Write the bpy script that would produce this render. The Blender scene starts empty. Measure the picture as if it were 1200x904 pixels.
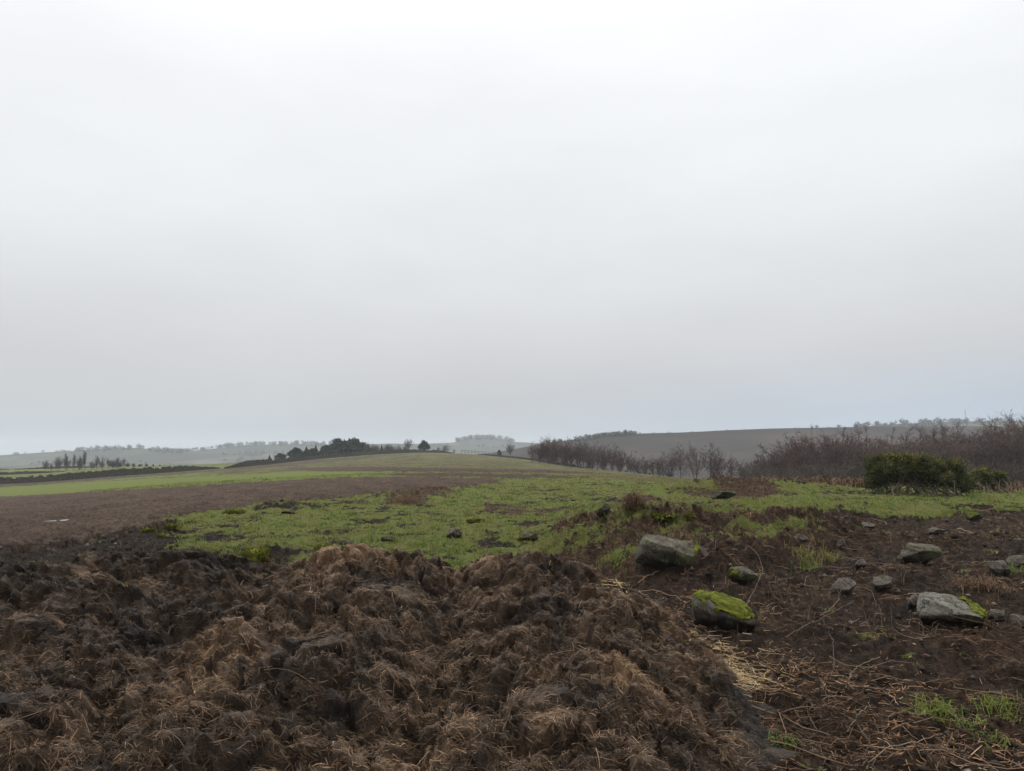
import bpy, math, numpy as np
R = np.random.default_rng(7)
scene = bpy.context.scene
COL = scene.collection
rad = math.radians

# ------------------------------------------------------------------ camera model
EYE = 1.65; FPX = 900.0; TP = 80 / 900.0
PITCH = math.atan(TP); cP, sP = math.cos(PITCH), math.sin(PITCH)

def ray(px, py):
    xc = (px - 600) / FPX; yc = (452 - py) / FPX
    return xc, cP - yc * sP, sP + yc * cP

def proj(x, y, z):
    zz = z - EYE
    d = np.maximum(y * cP + zz * sP, 0.05)
    return 600 + FPX * x / d, 452 - FPX * (zz * cP - y * sP) / d

def at(px, py, Y):
    dx, dy, dz = ray(px, py); s = Y / dy
    return dx * s, Y, EYE + dz * s

# ------------------------------------------------------------------ noise
def _hash(ix, iy, iz):
    h = (ix.astype(np.int64) * 374761393 + iy.astype(np.int64) * 668265263 + iz.astype(np.int64) * 2147483647) & 0xFFFFFFFF
    h = ((h ^ (h >> 13)) * 1274126177) & 0xFFFFFFFF
    h = ((h ^ (h >> 16)) * 2246822519) & 0xFFFFFFFF
    return (h ^ (h >> 15)) & 0xFFFFFFFF

def rnd(ix, iy, iz=0):
    iz = np.zeros_like(ix) + iz
    return _hash(ix, iy, iz) / 4294967295.0

def noise(x, y, z=0.0):
    """gradient noise, about -1..1"""
    x = np.asarray(x, float); y = np.asarray(y, float); z = np.zeros_like(x) + z
    ix, iy, iz = np.floor(x).astype(np.int64), np.floor(y).astype(np.int64), np.floor(z).astype(np.int64)
    fx, fy, fz = x - ix, y - iy, z - iz
    u, v, w = [t * t * t * (t * (t * 6 - 15) + 10) for t in (fx, fy, fz)]
    def g(a, b, c):
        h = _hash(ix + a, iy + b, iz + c)
        gx = (h & 1023) / 511.5 - 1; gy = ((h >> 10) & 1023) / 511.5 - 1; gz = ((h >> 20) & 1023) / 511.5 - 1
        return gx * (fx - a) + gy * (fy - b) + gz * (fz - c)
    l = lambda a, b, t: a + t * (b - a)
    return 1.3 * l(l(l(g(0,0,0), g(1,0,0), u), l(g(0,1,0), g(1,1,0), u), v), l(l(g(0,0,1), g(1,0,1), u), l(g(0,1,1), g(1,1,1), u), v), w)

def fbm(x, y, z=0.0, o=4, gain=0.5):
    s = 0; a = 1.0; t = 0; f = 1.0
    for i in range(o):
        s = s + a * noise(x * f, y * f, np.asarray(z) * f + 13.7 * i); t += a; a *= gain; f *= 2.03
    return s / t

def worley(x, y, seed=0):
    """nearest feature distance, second distance, cell hash, dx, dy to nearest"""
    ix, iy = np.floor(x).astype(np.int64), np.floor(y).astype(np.int64)
    f1 = np.full(x.shape, 9.0); f2 = f1.copy(); cid = np.zeros(x.shape); DX = np.zeros(x.shape); DY = np.zeros(x.shape)
    for a in (-1, 0, 1):
        for b in (-1, 0, 1):
            cx, cy = ix + a, iy + b
            dx = cx + rnd(cx, cy, seed) - x; dy = cy + rnd(cx, cy, seed + 1) - y
            d = np.sqrt(dx * dx + dy * dy)
            c = d < f1
            f2 = np.where(c, f1, np.minimum(f2, d))
            cid = np.where(c, rnd(cx, cy, seed + 2), cid); DX = np.where(c, dx, DX); DY = np.where(c, dy, DY)
            f1 = np.minimum(f1, d)
    return f1, f2, cid, DX, DY

def sstep(a, b, x):
    t = np.clip((x - a) / (b - a), 0, 1); return t * t * (3 - 2 * t)

def inpoly(px, py, poly):
    r = np.zeros(px.shape, bool); n = len(poly)
    for i in range(n):
        x1, y1 = poly[i]; x2, y2 = poly[(i + 1) % n]
        if y1 == y2: continue
        c = ((y1 > py) != (y2 > py)) & (px < (x2 - x1) * (py - y1) / (y2 - y1) + x1)
        r ^= c
    return r

# ------------------------------------------------------------------ mesh helpers
def link(name, me, mat=None, parent=None, **props):
    o = bpy.data.objects.new(name, me); COL.objects.link(o)
    if mat is not None and me is not None: me.materials.append(mat)
    if parent is not None: o.parent = parent
    for k, v in props.items(): o[k] = v
    return o

def mesh(V, F, attrs=None, smooth=False):
    V = np.asarray(V, np.float32); me = bpy.data.meshes.new("m")
    if not isinstance(F, list): F = [F]
    F = [np.asarray(f, np.int32) for f in F if len(f)]
    me.vertices.add(len(V)); me.vertices.foreach_set("co", V.ravel())
    nl = sum(f.size for f in F); npoly = sum(len(f) for f in F)
    me.loops.add(nl); me.loops.foreach_set("vertex_index", np.concatenate([f.ravel() for f in F]))
    me.polygons.add(npoly)
    st = []; s = 0
    for f in F:
        st.append(s + np.arange(len(f)) * f.shape[1]); s += f.size
    me.polygons.foreach_set("loop_start", np.concatenate(st).astype(np.int32))
    me.polygons.foreach_set("use_smooth", np.full(npoly, smooth))
    for k, a in (attrs or {}).items():
        at_ = me.attributes.new(k, 'FLOAT', 'POINT'); at_.data.foreach_set("value", np.asarray(a, np.float32).ravel())
    me.update(calc_edges=True)
    return me

def gridfaces(nr, nc, wrap=False):
    i = np.arange(nr - 1)[:, None]; j = np.arange(nc if wrap else nc - 1)[None, :]
    a = i * nc + j; b = i * nc + (j + 1) % nc
    return np.stack([a, b, b + nc, a + nc], -1).reshape(-1, 4)

def unit(v):
    return v / np.maximum(np.linalg.norm(v, axis=-1, keepdims=True), 1e-9)

def ribbons(P, W, N, tone, taper=0.35):
    """flat ribbons through points P (n,k,3), half width W (n,), facing normal N (n,3)"""
    n, k, _ = P.shape
    T = unit(np.gradient(P, axis=1)); S = unit(np.cross(T, np.broadcast_to(N[:, None], T.shape)))
    w = W[:, None] * (1 - (1 - taper) * np.linspace(0, 1, k)[None] ** 1.5)
    V = np.stack([P - S * w[..., None], P + S * w[..., None]], 2).reshape(-1, 3)
    base = (np.arange(n) * k * 2)[:, None, None]; seg = (np.arange(k - 1) * 2)[None, :, None]
    F = (base + seg + np.array([0, 1, 3, 2])[None, None]).reshape(-1, 4)
    return V, F, np.repeat(tone, k * 2)

def tubes(P, W, tone, taper=0.4, sides=3):
    n, k, _ = P.shape
    T = unit(np.gradient(P, axis=1))
    ref = np.where(np.abs(T[..., 2:3]) > .9, np.array([1., 0, 0]), np.array([0, 0, 1.]))
    A = unit(np.cross(T, ref)); B = np.cross(T, A)
    w = (W[:, None] * (1 - (1 - taper) * np.linspace(0, 1, k)[None]))[..., None]
    rings = [P + w * (A * math.cos(2 * math.pi * s / sides) + B * math.sin(2 * math.pi * s / sides)) for s in range(sides)]
    V = np.stack(rings, 2).reshape(-1, 3)
    fs = []
    base = (np.arange(n) * k * sides)[:, None] + (np.arange(k - 1) * sides)[None]
    for s in range(sides):
        t = (s + 1) % sides
        fs.append(np.stack([base + s, base + t, base + sides + t, base + sides + s], -1).reshape(-1, 4))
    return V, np.concatenate(fs), np.repeat(tone, k * sides)

def segs(P0, P1, R0, R1, sides=3):
    T = unit(P1 - P0)
    ref = np.where(np.abs(T[:, 2:3]) > .9, np.array([1., 0, 0]), np.array([0, 0, 1.]))
    A = unit(np.cross(T, ref)); B = np.cross(T, A)
    V = []
    for P, r in ((P0, R0), (P1, R1)):
        for s in range(sides):
            a = 2 * math.pi * s / sides
            V.append(P + r[:, None] * (A * math.cos(a) + B * math.sin(a)))
    V = np.stack(V, 1).reshape(-1, 3); b = np.arange(len(P0))[:, None] * 2 * sides
    F = [np.concatenate([b + s, b + (s + 1) % sides, b + sides + (s + 1) % sides, b + sides + s], 1) for s in range(sides)]
    return V, np.concatenate(F)

def join(parts):
    V = []; F = []; T = []; o = 0
    for v, f, t in parts:
        V.append(v); F.append(f + o); T.append(t); o += len(v)
    return np.concatenate(V), np.concatenate(F), np.concatenate(T)

# ------------------------------------------------------------------ materials
class NT:
    def __init__(s, name, rough=0.9, spec=0.25):
        s.m = bpy.data.materials.new(name); s.m.use_nodes = True; s.t = s.m.node_tree; s.n = s.t.nodes; s.l = s.t.links
        s.b = s.n['Principled BSDF']; s.b.inputs['Roughness'].default_value = rough; s.b.inputs['Specular IOR Level'].default_value = spec
        g = s.n.new('ShaderNodeNewGeometry'); s.pos = g.outputs['Position']; s.geo = g
        s.obj = s.n.new('ShaderNodeTexCoord').outputs['Object']
    def put(s, sock, v):
        if isinstance(v, bpy.types.NodeSocket): s.l.new(v, sock)
        elif isinstance(v, (tuple, list)) and len(v) == 3 and sock.type == 'RGBA': sock.default_value = (*v, 1)
        else: sock.default_value = v
    def noise(s, scale, detail=4, rough=.6, vec=None, dist=0):
        n = s.n.new('ShaderNodeTexNoise'); s.l.new(vec or s.pos, n.inputs['Vector'])
        n.inputs['Scale'].default_value = scale; n.inputs['Detail'].default_value = detail; n.inputs['Roughness'].default_value = rough
        n.inputs['Distortion'].default_value = dist
        return n.outputs['Fac']
    def attr(s, name):
        n = s.n.new('ShaderNodeAttribute'); n.attribute_name = name; return n.outputs['Fac']
    def math(s, op, a, b=0.0, clamp=False):
        n = s.n.new('ShaderNodeMath'); n.operation = op; n.use_clamp = clamp; s.put(n.inputs[0], a); s.put(n.inputs[1], b); return n.outputs[0]
    def ramp(s, fac, stops, interp='LINEAR'):
        n = s.n.new('ShaderNodeValToRGB'); s.put(n.inputs[0], fac); e = n.color_ramp.elements; n.color_ramp.interpolation = interp
        while len(e) < len(stops): e.new(0.5)
        for i, (p, c) in enumerate(stops):
            e[i].position = p; e[i].color = (*c, 1) if not isinstance(c, float) else (c, c, c, 1)
        return n.outputs['Color']
    def mix(s, fac, a, b, mode='MIX'):
        n = s.n.new('ShaderNodeMix'); n.data_type = 'RGBA'; n.blend_type = mode
        s.put(n.inputs[0], fac); s.put(n.inputs[6], a); s.put(n.inputs[7], b); return n.outputs[2]
    def bump(s, h, strength=.5, dist=.05):
        n = s.n.new('ShaderNodeBump'); n.inputs['Strength'].default_value = strength; n.inputs['Distance'].default_value = dist
        s.put(n.inputs['Height'], h); s.l.new(n.outputs[0], s.b.inputs['Normal'])
    def scale(s, v3, vec=None):
        n = s.n.new('ShaderNodeMapping'); n.inputs['Scale'].default_value = v3; s.l.new(vec or s.pos, n.inputs['Vector']); return n.outputs[0]
    def rnd(s):
        return s.n.new('ShaderNodeObjectInfo').outputs['Random']
    def color(s, c):
        s.put(s.b.inputs['Base Color'], c); return s

def tone_mat(name, stops, rough=.85, spec=.2, translucent=0.0):
    t = NT(name, rough, spec); t.color(t.ramp(t.attr('tone'), stops))
    if translucent:
        tr = t.n.new('ShaderNodeBsdfTranslucent'); t.l.new(t.ramp(t.attr('tone'), stops), tr.inputs[0])
        mx = t.n.new('ShaderNodeMixShader'); mx.inputs[0].default_value = translucent
        t.l.new(t.b.outputs[0], mx.inputs[1]); t.l.new(tr.outputs[0], mx.inputs[2])
        t.l.new(mx.outputs[0], t.n['Material Output'].inputs[0])
    return t.m

def plain_noise_mat(name, c1, c2, sc, rough=.9, bump=.5, bd=.02, spec=.2):
    t = NT(name, rough, spec); n = t.noise(sc, 6, .65, t.obj)
    t.color(t.ramp(n, [(.3, c1), (.7, c2)])); t.bump(n, bump, bd); return t.m

# ------------------------------------------------------------------ terrain
TC = np.array([-700, -400, 0, 150, 260, 400, 500, 600, 700, 870, 1000, 1200, 1600, 2000], float)
TY = np.array([0, 3, 12, 30, 60, 100, 150, 200, 300, 400, 700, 3500], float)
TZ = np.array([
    [0]*14,
    [0]*14,
    [-.3,-.3,-.25,-.1,0,0,0,0,.05,.1,.1,.1,.1,.1],
    [-1.3,-1.2,-1.0,-.6,-.3,-.1,0,0,.05,.15,.15,.05,0,0],
    [-2.8,-2.6,-2.2,-1.3,-.8,-.3,-.1,0,-.15,-.6,-.9,-1.2,-1.4,-1.5],
    [-4.3,-4,-3.5,-2.2,-1.3,-.5,-.1,-.1,-.6,-2.2,-2.8,-3,-3,-3],
    [-5.3,-5,-4.2,-2.7,-1.7,-.4,.2,.1,-1.4,-4.5,-6,-7,-8,-8],
    [-5.8,-5.5,-4.7,-3.0,-1.9,0,.8,.3,-3,-8,-10,-12,-12,-12],
    [-6.2,-6,-5,-3.5,-2.2,1.0,2.1,.2,-6,-14,-18,-20,-20,-20],
    [-7,-7,-6,-5,-4,-3,-3,-5,-12,-25,-28,-30,-30,-30],
    [-34]*14, [-36]*14], float)

def _cr(X, xs, ys):
    """cubic Hermite with limited slopes, ys (n,...)"""
    d = np.diff(ys, axis=0) / np.diff(xs).reshape(-1, *([1] * (ys.ndim - 1)))
    m = np.zeros_like(ys); m[1:-1] = np.where(d[:-1] * d[1:] > 0, 2 * d[:-1] * d[1:] / (d[:-1] + d[1:] + 1e-12 * np.sign(d[:-1] + d[1:])), 0); m[0] = d[0]; m[-1] = d[-1]
    i = np.clip(np.searchsorted(xs, X) - 1, 0, len(xs) - 2); h = (xs[i + 1] - xs[i]); t = (X - xs[i]) / h
    sh = (-1,) + (1,) * (ys.ndim - 1); t = t.reshape(sh); h = h.reshape(sh)
    return (2*t**3-3*t**2+1)*ys[i] + (t**3-2*t**2+t)*h*m[i] + (-2*t**3+3*t**2)*ys[i+1] + (t**3-t**2)*h*m[i+1]
_UG = np.linspace(-700, 2000, 541); _LG = np.linspace(math.log(4), math.log(3504), 700)
_t1 = _cr(np.exp(_LG) - 4, TY, TZ); _TG = _cr(_UG, TC, _t1.T).T

def base_z(x, y):
    u = np.clip(600 + 900 * x / np.maximum(y, 3), -700, 1999.9); l = np.clip(np.log(np.maximum(y, 0) + 4), _LG[0], _LG[-1] - 1e-6)
    a = (u - _UG[0]) / (_UG[1] - _UG[0]); b = (l - _LG[0]) / (_LG[1] - _LG[0])
    i = np.clip(a.astype(int), 0, len(_UG) - 2); j = np.clip(b.astype(int), 0, len(_LG) - 2); a -= i; b -= j
    return (_TG[j, i] * (1 - a) + _TG[j, i + 1] * a) * (1 - b) + (_TG[j + 1, i] * (1 - a) + _TG[j + 1, i + 1] * a) * b

P_PLOUGH = [(-900,700),(-400,612),(-100,589),(0,583),(130,577),(280,568),(400,561),(480,560.5),(600,563),(560,571),(450,580),(380,588),(300,596),(215,606),(165,622),(90,634),(-40,650),(-300,700)]
P_SOIL = [(640,668),(660,648),(690,634),(715,622),(760,616),(880,622),(935,616),(1000,611),(1060,608),(1120,603),(1250,601),(2500,610),(2500,2500),(860,2500),(860,900),(700,720)]
P_MUD = [(-900,640),(-300,640),(60,630),(165,616),(215,612),(235,626),(190,640),(260,655),(330,662),(400,684),(640,668),(640,2500),(-900,2500)]
P_OLIVE = [(300,541),(420,536),(500,520),(620,520),(760,556),(960,575),(760,568),(640,557),(420,552),(250,556)]
P_BROWN = [[(330,549),(400,547.5),(470,548),(560,550),(640,552),(720,557),(600,554.5),(480,553.5),(380,553)],
           [(430,557),(520,555.5),(640,558),(700,562),(600,561),(480,559.5)],
           [(-400,574),(0,566),(150,558),(260,550),(400,537),(480,531),(420,538),(300,549),(200,556.5),(0,571),(-400,580)]]
P_BRACK = [[(445,583),(470,574),(520,571),(540,577),(520,585),(500,592),(450,592)],
           [(785,580),(820,566),(880,560),(900,566),(905,588),(860,592),(800,588)],
           [(700,596),(735,588),(755,600),(740,622),(690,626)],[(560,592),(640,600),(690,606),(640,612),(580,604)],
           [(890,571),(900,548),(1010,548),(1015,572)]]
P_STRIP = [(-900,610),(-400,590),(0,584),(130,577),(280,568),(400,561),(480,559),(520,556),(420,553),(330,554),(260,558),(150,563),(0,572),(-400,582)]
P_BANK = [(630,672),(650,640),(690,606),(735,586),(800,598),(880,612),(960,622),(965,650),(880,655),(840,640),(760,690),(700,700)]
P_GREEN = [(850,604),(870,592),(960,594),(1000,600),(1180,584),(1200,590),(1100,604),(1010,609),(940,612),(870,614)]

def zones(x, y, z=None):
    """material zones of the ground at world points, with ragged borders"""
    if z is None: z = base_z(x, y)
    px, py = proj(x, y, z)
    dist = np.maximum(y, 2)
    w1 = fbm(x * .35, y * .35, 3.1, 4); w2 = fbm(x * .9, y * .9, 8.7, 4)
    amp = np.clip(900 * .9 / dist, 4, 60)
    ampy = np.clip(EYE * 900 / dist**2 * 1.6, .5, 14)
    w3 = fbm(x * 2.7, y * 2.7, 15.7, 4, .6); w4 = fbm(x * 3.1, y * 3.1, 19.7, 4, .6)
    qx = px + amp * (w1 * 1.5 + w3 * .9); qy = py + ampy * (w2 * 1.6 + w4 * 1.6)
    beh = y < 2.0
    soil = inpoly(qx, qy, P_SOIL) | beh; plough = inpoly(qx, qy, P_PLOUGH) & ~beh; mud = inpoly(qx, qy, P_MUD) & ~beh
    olive = inpoly(qx, qy, P_OLIVE) & ~beh
    brown = np.zeros(x.shape, bool); br = np.zeros(x.shape, bool)
    for p in P_BROWN: brown |= inpoly(qx, qy, p)
    for p in P_BRACK: br |= inpoly(qx, qy, p)
    green = inpoly(qx, qy, P_GREEN)
    brown &= ~beh; br &= ~beh
    n1 = fbm(x * .55, y * .55, 1.7, 5, .6); n2 = fbm(x * .16, y * .16, 5.2, 3)
    far = sstep(40, 90, dist)
    n3 = fbm(x * 1.9, y * 1.9, 4.7, 3, .6)
    g = .55 + (1.0 * n1 + .95 * n3) * (1 - .45 * far) + .3 * n2
    g = np.where(green, g + .22, g)
    g = np.where(soil & ~green, .02 + 1.5 * np.maximum(n1 + .5 * n3 - .14, 0), g)
    g = np.where(mud & ~plough, .06 + 1.1 * np.maximum(n1 - .12, 0), g)
    g = np.where(plough, .0 + .5 * np.maximum(n1 - .3, 0), g)
    g = np.where(brown, .15 + .4 * n1, g)
    g = np.where(br, .25 + .9 * n1 + .5 * n3, g)
    strip = inpoly(qx, qy, P_STRIP) & ~beh & ~brown & ~plough
    g = np.where(strip, .74 + .7 * n1, g)
    bank = inpoly(qx, qy, P_BANK) & ~beh
    g = np.where(bank, .33 + 1.0 * n1 + .9 * n3, g); br = br | bank
    pl = np.where(plough, 1.0, np.where(brown, .75, 0.0))
    bk = np.where(br, 1.0, np.where(soil, np.clip(.35 + 1.2 * n1, 0, 1), 0))
    ol = np.where(olive & ~brown & ~strip, 1.0, np.where(strip, -.3, 0.0))
    return np.clip(g, 0, 1), pl, bk, ol, soil, mud

MOUNDS = []
def gmound(px, py, h, rx, ry):
    MOUNDS.append((px, py, h, rx, ry))

def ground_hit(px, py, f):
    dx, dy, dz = ray(px, py); s = np.concatenate([np.linspace(1.5, 30, 6000), np.geomspace(30, 700, 4000)])
    X, Y, Z = dx * s, dy * s, EYE + dz * s
    d = Z - f(X, Y); i = np.argmax(d < 0)
    return X[i], Y[i], f(X[i:i+1], Y[i:i+1])[0]

for m in [(850,582,.42,2.6,1.6),(905,578,.3,3,2),(745,590,.13,1.2,.9),(775,640,.28,1.2,.7),(715,632,.14,1.2,.7),(690,650,.06,.7,.5),(940,636,.18,1.4,.7),(1075,640,.1,1.2,.6),
          (1120,600,.12,3,1.2),(480,584,.2,1.6,1.2),(330,600,.2,1.3,1.0),(300,655,.12,.9,.5),(560,640,.05,2,.6),(840,690,.12,.9,.5),(740,668,-.18,.55,.35),(800,672,-.12,.5,.3),(700,662,-.14,.35,.3)]:
    X, Y, Z = ground_hit(m[0], m[1], base_z); MOUNDS.append((X, Y, m[2], m[3], m[4]))

PUD = []
for px, py, rx, ry, rot in [(104,609.5,.44,.10,.9),(136,602,.2,.04,.9),(36,616.5,.5,.07,.9),(8,622,.4,.06,.9)]:
    X, Y, Z = ground_hit(px, py, base_z); PUD.append((X, Y, Z + .045, rx, ry, rot))

def bank_t(x, y, z):
    px, py = proj(x, y, z); n = fbm(x * 1.3, y * 1.3, 44.1, 4, .6)
    e = np.interp(px, [600, 650, 700, 745, 830, 900, 1000, 1060, 1200], [648, 662, 668, 684, 690, 672, 645, 628, 612]) + 13 * n
    on = sstep(618, 690, px) * (1 - sstep(960, 1080, px)) * (y > 3)
    t = sstep(-6, 9, e - py)
    return t * on, 4 * t * (1 - t) * on
def gz(x, y, full=False):
    x = np.asarray(x, float); y = np.asarray(y, float)
    z = base_z(x, y)
    g, pl, bk, ol, soil, mud = zones(x, y, z)
    near = 1 - sstep(60, 140, y)
    rough = .035 * fbm(x * .7, y * .7, .3, 3) * (.3 + near)
    rough = rough + near * (.03 * fbm(x * 2.6, y * 2.6, 2.3, 3))
    cl = np.abs(fbm(x * 3.1, y * 3.1, 4.4, 4, .65)); cl2 = fbm(x * 9, y * 9, 6.6, 3, .6)
    rough = rough + near * np.where(pl > .5, .22 * cl + .05 * cl2 + .12 * np.sin((x * .9 - y * .44) * 2.6 + 1.6 * w_(x, y)) - .15 * rut(x, y), 0)
    sm = (soil | mud) & (pl < .5)
    f1, f2, cid, _, _ = worley(x * 5.5 + .5 * cl2, y * 5.5 + .5 * cl, 31)
    rough = rough + near * np.where(sm, .20 * cl - .06 + .05 * cl2 + .075 * (cid - .45) * sstep(0, .22, f2 - f1), 0)
    rough = rough + near * np.where(~sm & (pl < .5), .15 * cl + .04 * cl2 + .06 * sstep(.2, .7, g) , 0)
    z = z + rough
    bt, bf = bank_t(x, y, base_z(x, y)); up = bt * (1 - sstep(16, 26, y))
    z = z + up * (.30 + .10 * cl2 + .12 * (cl - .25)) - .10 * bf * (cl + .3)
    g = g * (1 - .9 * bf); bk = np.maximum(bk, .5 * bf)
    for X, Y, h, rx, ry in MOUNDS:
        d = ((x - X) / rx) ** 2 + ((y - Y) / ry) ** 2
        z = z + 1.5 * h * np.exp(-d * 1.3) * (1 + .35 * cl2 * near + .5 * (cl - .2))
    for X, Y, Z, rx, ry, rot in PUD:
        c, s = math.cos(rot), math.sin(rot); a = (x - X) * c + (y - Y) * s; b = -(x - X) * s + (y - Y) * c
        d = (a / rx) ** 2 + (b / ry) ** 2 + .5 * cl2
        z = np.where(d < 60, z + (np.minimum(z, Z - .05 + .007 * d + .05 * cl) - z) * (1 - sstep(30, 60, d)), z)
    return (z, (g, pl, bk, ol, soil, mud)) if full else z
def rut(x, y):
    X, Y, Z = PUD[0][:3]; d = (x - X) * .9 - (y - Y) * .44 + .35 * w_(x * .5, y * .5)
    return np.exp(-(d / .16) ** 2) + .8 * np.exp(-((d + 1.7) / .16) ** 2)
def w_(x, y): return fbm(x * .5, y * .5, 21.0, 2)

# ------------------------------------------------------------------ ground sheet
def build_ground():
    a_in = np.linspace(rad(-40), rad(40), 860)
    step = a_in[1] - a_in[0]
    side = rad(40) + (rad(180) - rad(40)) * (np.linspace(0, 1, 60)[1:] ** 1.6)
    ang = np.concatenate([-side[::-1], a_in, side[:-1]])
    r = [1.2]
    while r[-1] < 3400:
        d = r[-1]
        r.append(d * (1 + (.0042 if d < 40 else .006 if d < 120 else .012 if d < 450 else .04)))
    r = np.array(r)
    A, Rr = np.meshgrid(ang, r); X = (np.sin(A) * Rr); Y = (np.cos(A) * Rr)
    sh = X.shape; x, y = X.ravel(), Y.ravel()
    z, (g, pl, bk, ol, soil, mud) = gz(x, y, True)
    V = np.stack([x, y, z], 1); F = gridfaces(*sh, wrap=True)[:, ::-1]
    V = np.vstack([V, [0, 0, 0]]); c = len(V) - 1; n = sh[1]
    cap = np.stack([np.full(n, c), (np.arange(n) + 1) % n, np.arange(n)], 1)
    e = lambda a: np.append(a, 0)
    me = mesh(V, [F, cap], dict(grass=e(g), plough=e(pl), brack=e(bk), olive=e(ol), wet=e(rut(x, y) * (pl > .5) * (y < 60))), True)
    t = NT('ground_soil_and_turf', .93, .08)
    big = t.noise(.12, 4); mid = t.noise(1.3, 5, .65); fine = t.noise(9, 6, .7); vf = t.noise(38, 5, .7)
    soilc = t.ramp(fine, [(.3, (.010, .0075, .006)), (.48, (.022, .016, .012)), (.6, (.045, .033, .024)), (.75, (.095, .07, .048))])
    plc = t.ramp(fine, [(.32, (.022, .014, .010)), (.46, (.068, .047, .034)), (.58, (.106, .075, .055)), (.72, (.18, .132, .098))])
    plc = t.mix(t.ramp(t.noise(.5, 5, .7, t.scale((.35, 1.2, 1))), [(.42, 0.0), (.62, .7)]), plc, (.045, .031, .024))
    brc = t.ramp(fine, [(.32, (.014, .010, .0075)), (.5, (.05, .031, .02)), (.62, (.10, .06, .036)), (.75, (.17, .105, .06))])
    grc = t.ramp(vf, [(.25, (.04, .045, .012)), (.5, (.10, .128, .026)), (.75, (.17, .20, .045))])
    grc = t.mix(t.math('MULTIPLY', t.ramp(mid, [(.4, 0.0), (.62, .75)]), t.math('ADD', 1.0, t.math('MULTIPLY', t.math('MINIMUM', t.attr('olive'), 0.0), 1.4))), grc, (.13, .115, .045))
    olc = t.ramp(t.noise(.13, 9, .78), [(.32, (.045, .036, .02)), (.46, (.085, .068, .034)), (.56, (.11, .105, .04)), (.7, (.14, .15, .05))])
    c = t.mix(t.attr('plough'), t.mix(.25, soilc, (.008, .0065, .0055)), plc)
    c = t.mix(t.attr('brack'), c, brc)
    gm = t.ramp(t.math('ADD', t.attr('grass'), t.math('MULTIPLY', t.math('SUBTRACT', fine, .5), 1.0)), [(.36, 0.0), (.56, 1.0)])
    grc = t.mix(t.math('MULTIPLY', t.attr('olive'), .9, True), grc, olc)
    c = t.mix(gm, c, grc)
    t.put(t.b.inputs['Specular IOR Level'], t.math('ADD', .08, t.math('MULTIPLY', t.attr('wet'), .4)))
    wet = t.math('MULTIPLY', t.attr('wet'), t.ramp(mid, [(.4, .3), (.55, 1.0)]), True)
    c = t.mix(t.math('MULTIPLY', wet, .6), c, (.03, .022, .018)); t.color(c)
    rr = t.mix(wet, t.ramp(mid, [(.35, .78), (.6, .97)]), (.13, .13, .13)); t.put(t.b.inputs['Roughness'], rr)
    t.bump(t.math('ADD', fine, t.math('MULTIPLY', vf, .6)), 1.0, .09)
    return link('ground', me, t.m, kind='structure')
build_ground()

# puddles lying in the ruts of the ploughed field
wt = NT('puddle_water', .06, .6); wt.color((.05, .045, .04))
for X, Y, Z, rx, ry, rot in PUD:
    th = np.linspace(0, 2 * math.pi, 49)[:-1]; k = 2.9 + .3 * np.sin(3 * th + X) + .2 * np.sin(7 * th)
    c, s = math.cos(rot), math.sin(rot); a, b = np.cos(th) * rx * k, np.sin(th) * ry * k * 1.1
    V = np.stack([X + a * c - b * s, Y + a * s + b * c, np.full(48, Z)], 1)
    link('puddle', mesh(V, np.arange(48)[None]), wt.m, kind='structure')

# ------------------------------------------------------------------ manure heap
RX = np.array([-9.5,-8,-6.8,-5.6,-4.4,-3.67,-2.57,-2.2,-1.83,-1.6,-1.45,-1.1,-.73,-.55,-.4,-.22,.15,.44,.69,.97,1.22,1.44,1.62,1.9,2.6])
RZ = np.array([-.2,.2,.5,.6,.63,.74,.70,.61,.64,.71,.75,.76,.73,.60,.56,.68,.72,.70,.58,.42,.26,.13,-.02,-.12,-.3])
def heap_h(x, y):
    xe = x + (.34 * sstep(5.3, 3.7, y) + .10 * noise(y * 1.3, y * 0 + 3.3) + .05 * noise(y * 4.1, y * 0 + 8.3)) * sstep(.2, 1.2, x)
    zr = np.interp(xe, RX, RZ)
    yr = 6.5 - .45 * np.clip(x + .2, 0, 3)
    t = np.interp((y - yr), [-6, -5.1, -4.4, -3.4, -2.2, -1.0, 0, .5, 1.0, 1.7, 2.4], [-.4, 0, .28, .56, .76, .92, 1, .9, .6, .05, -.5])
    return np.where(zr > 0, zr * t, zr + .2 * np.minimum(t, 0)) - .0

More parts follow.
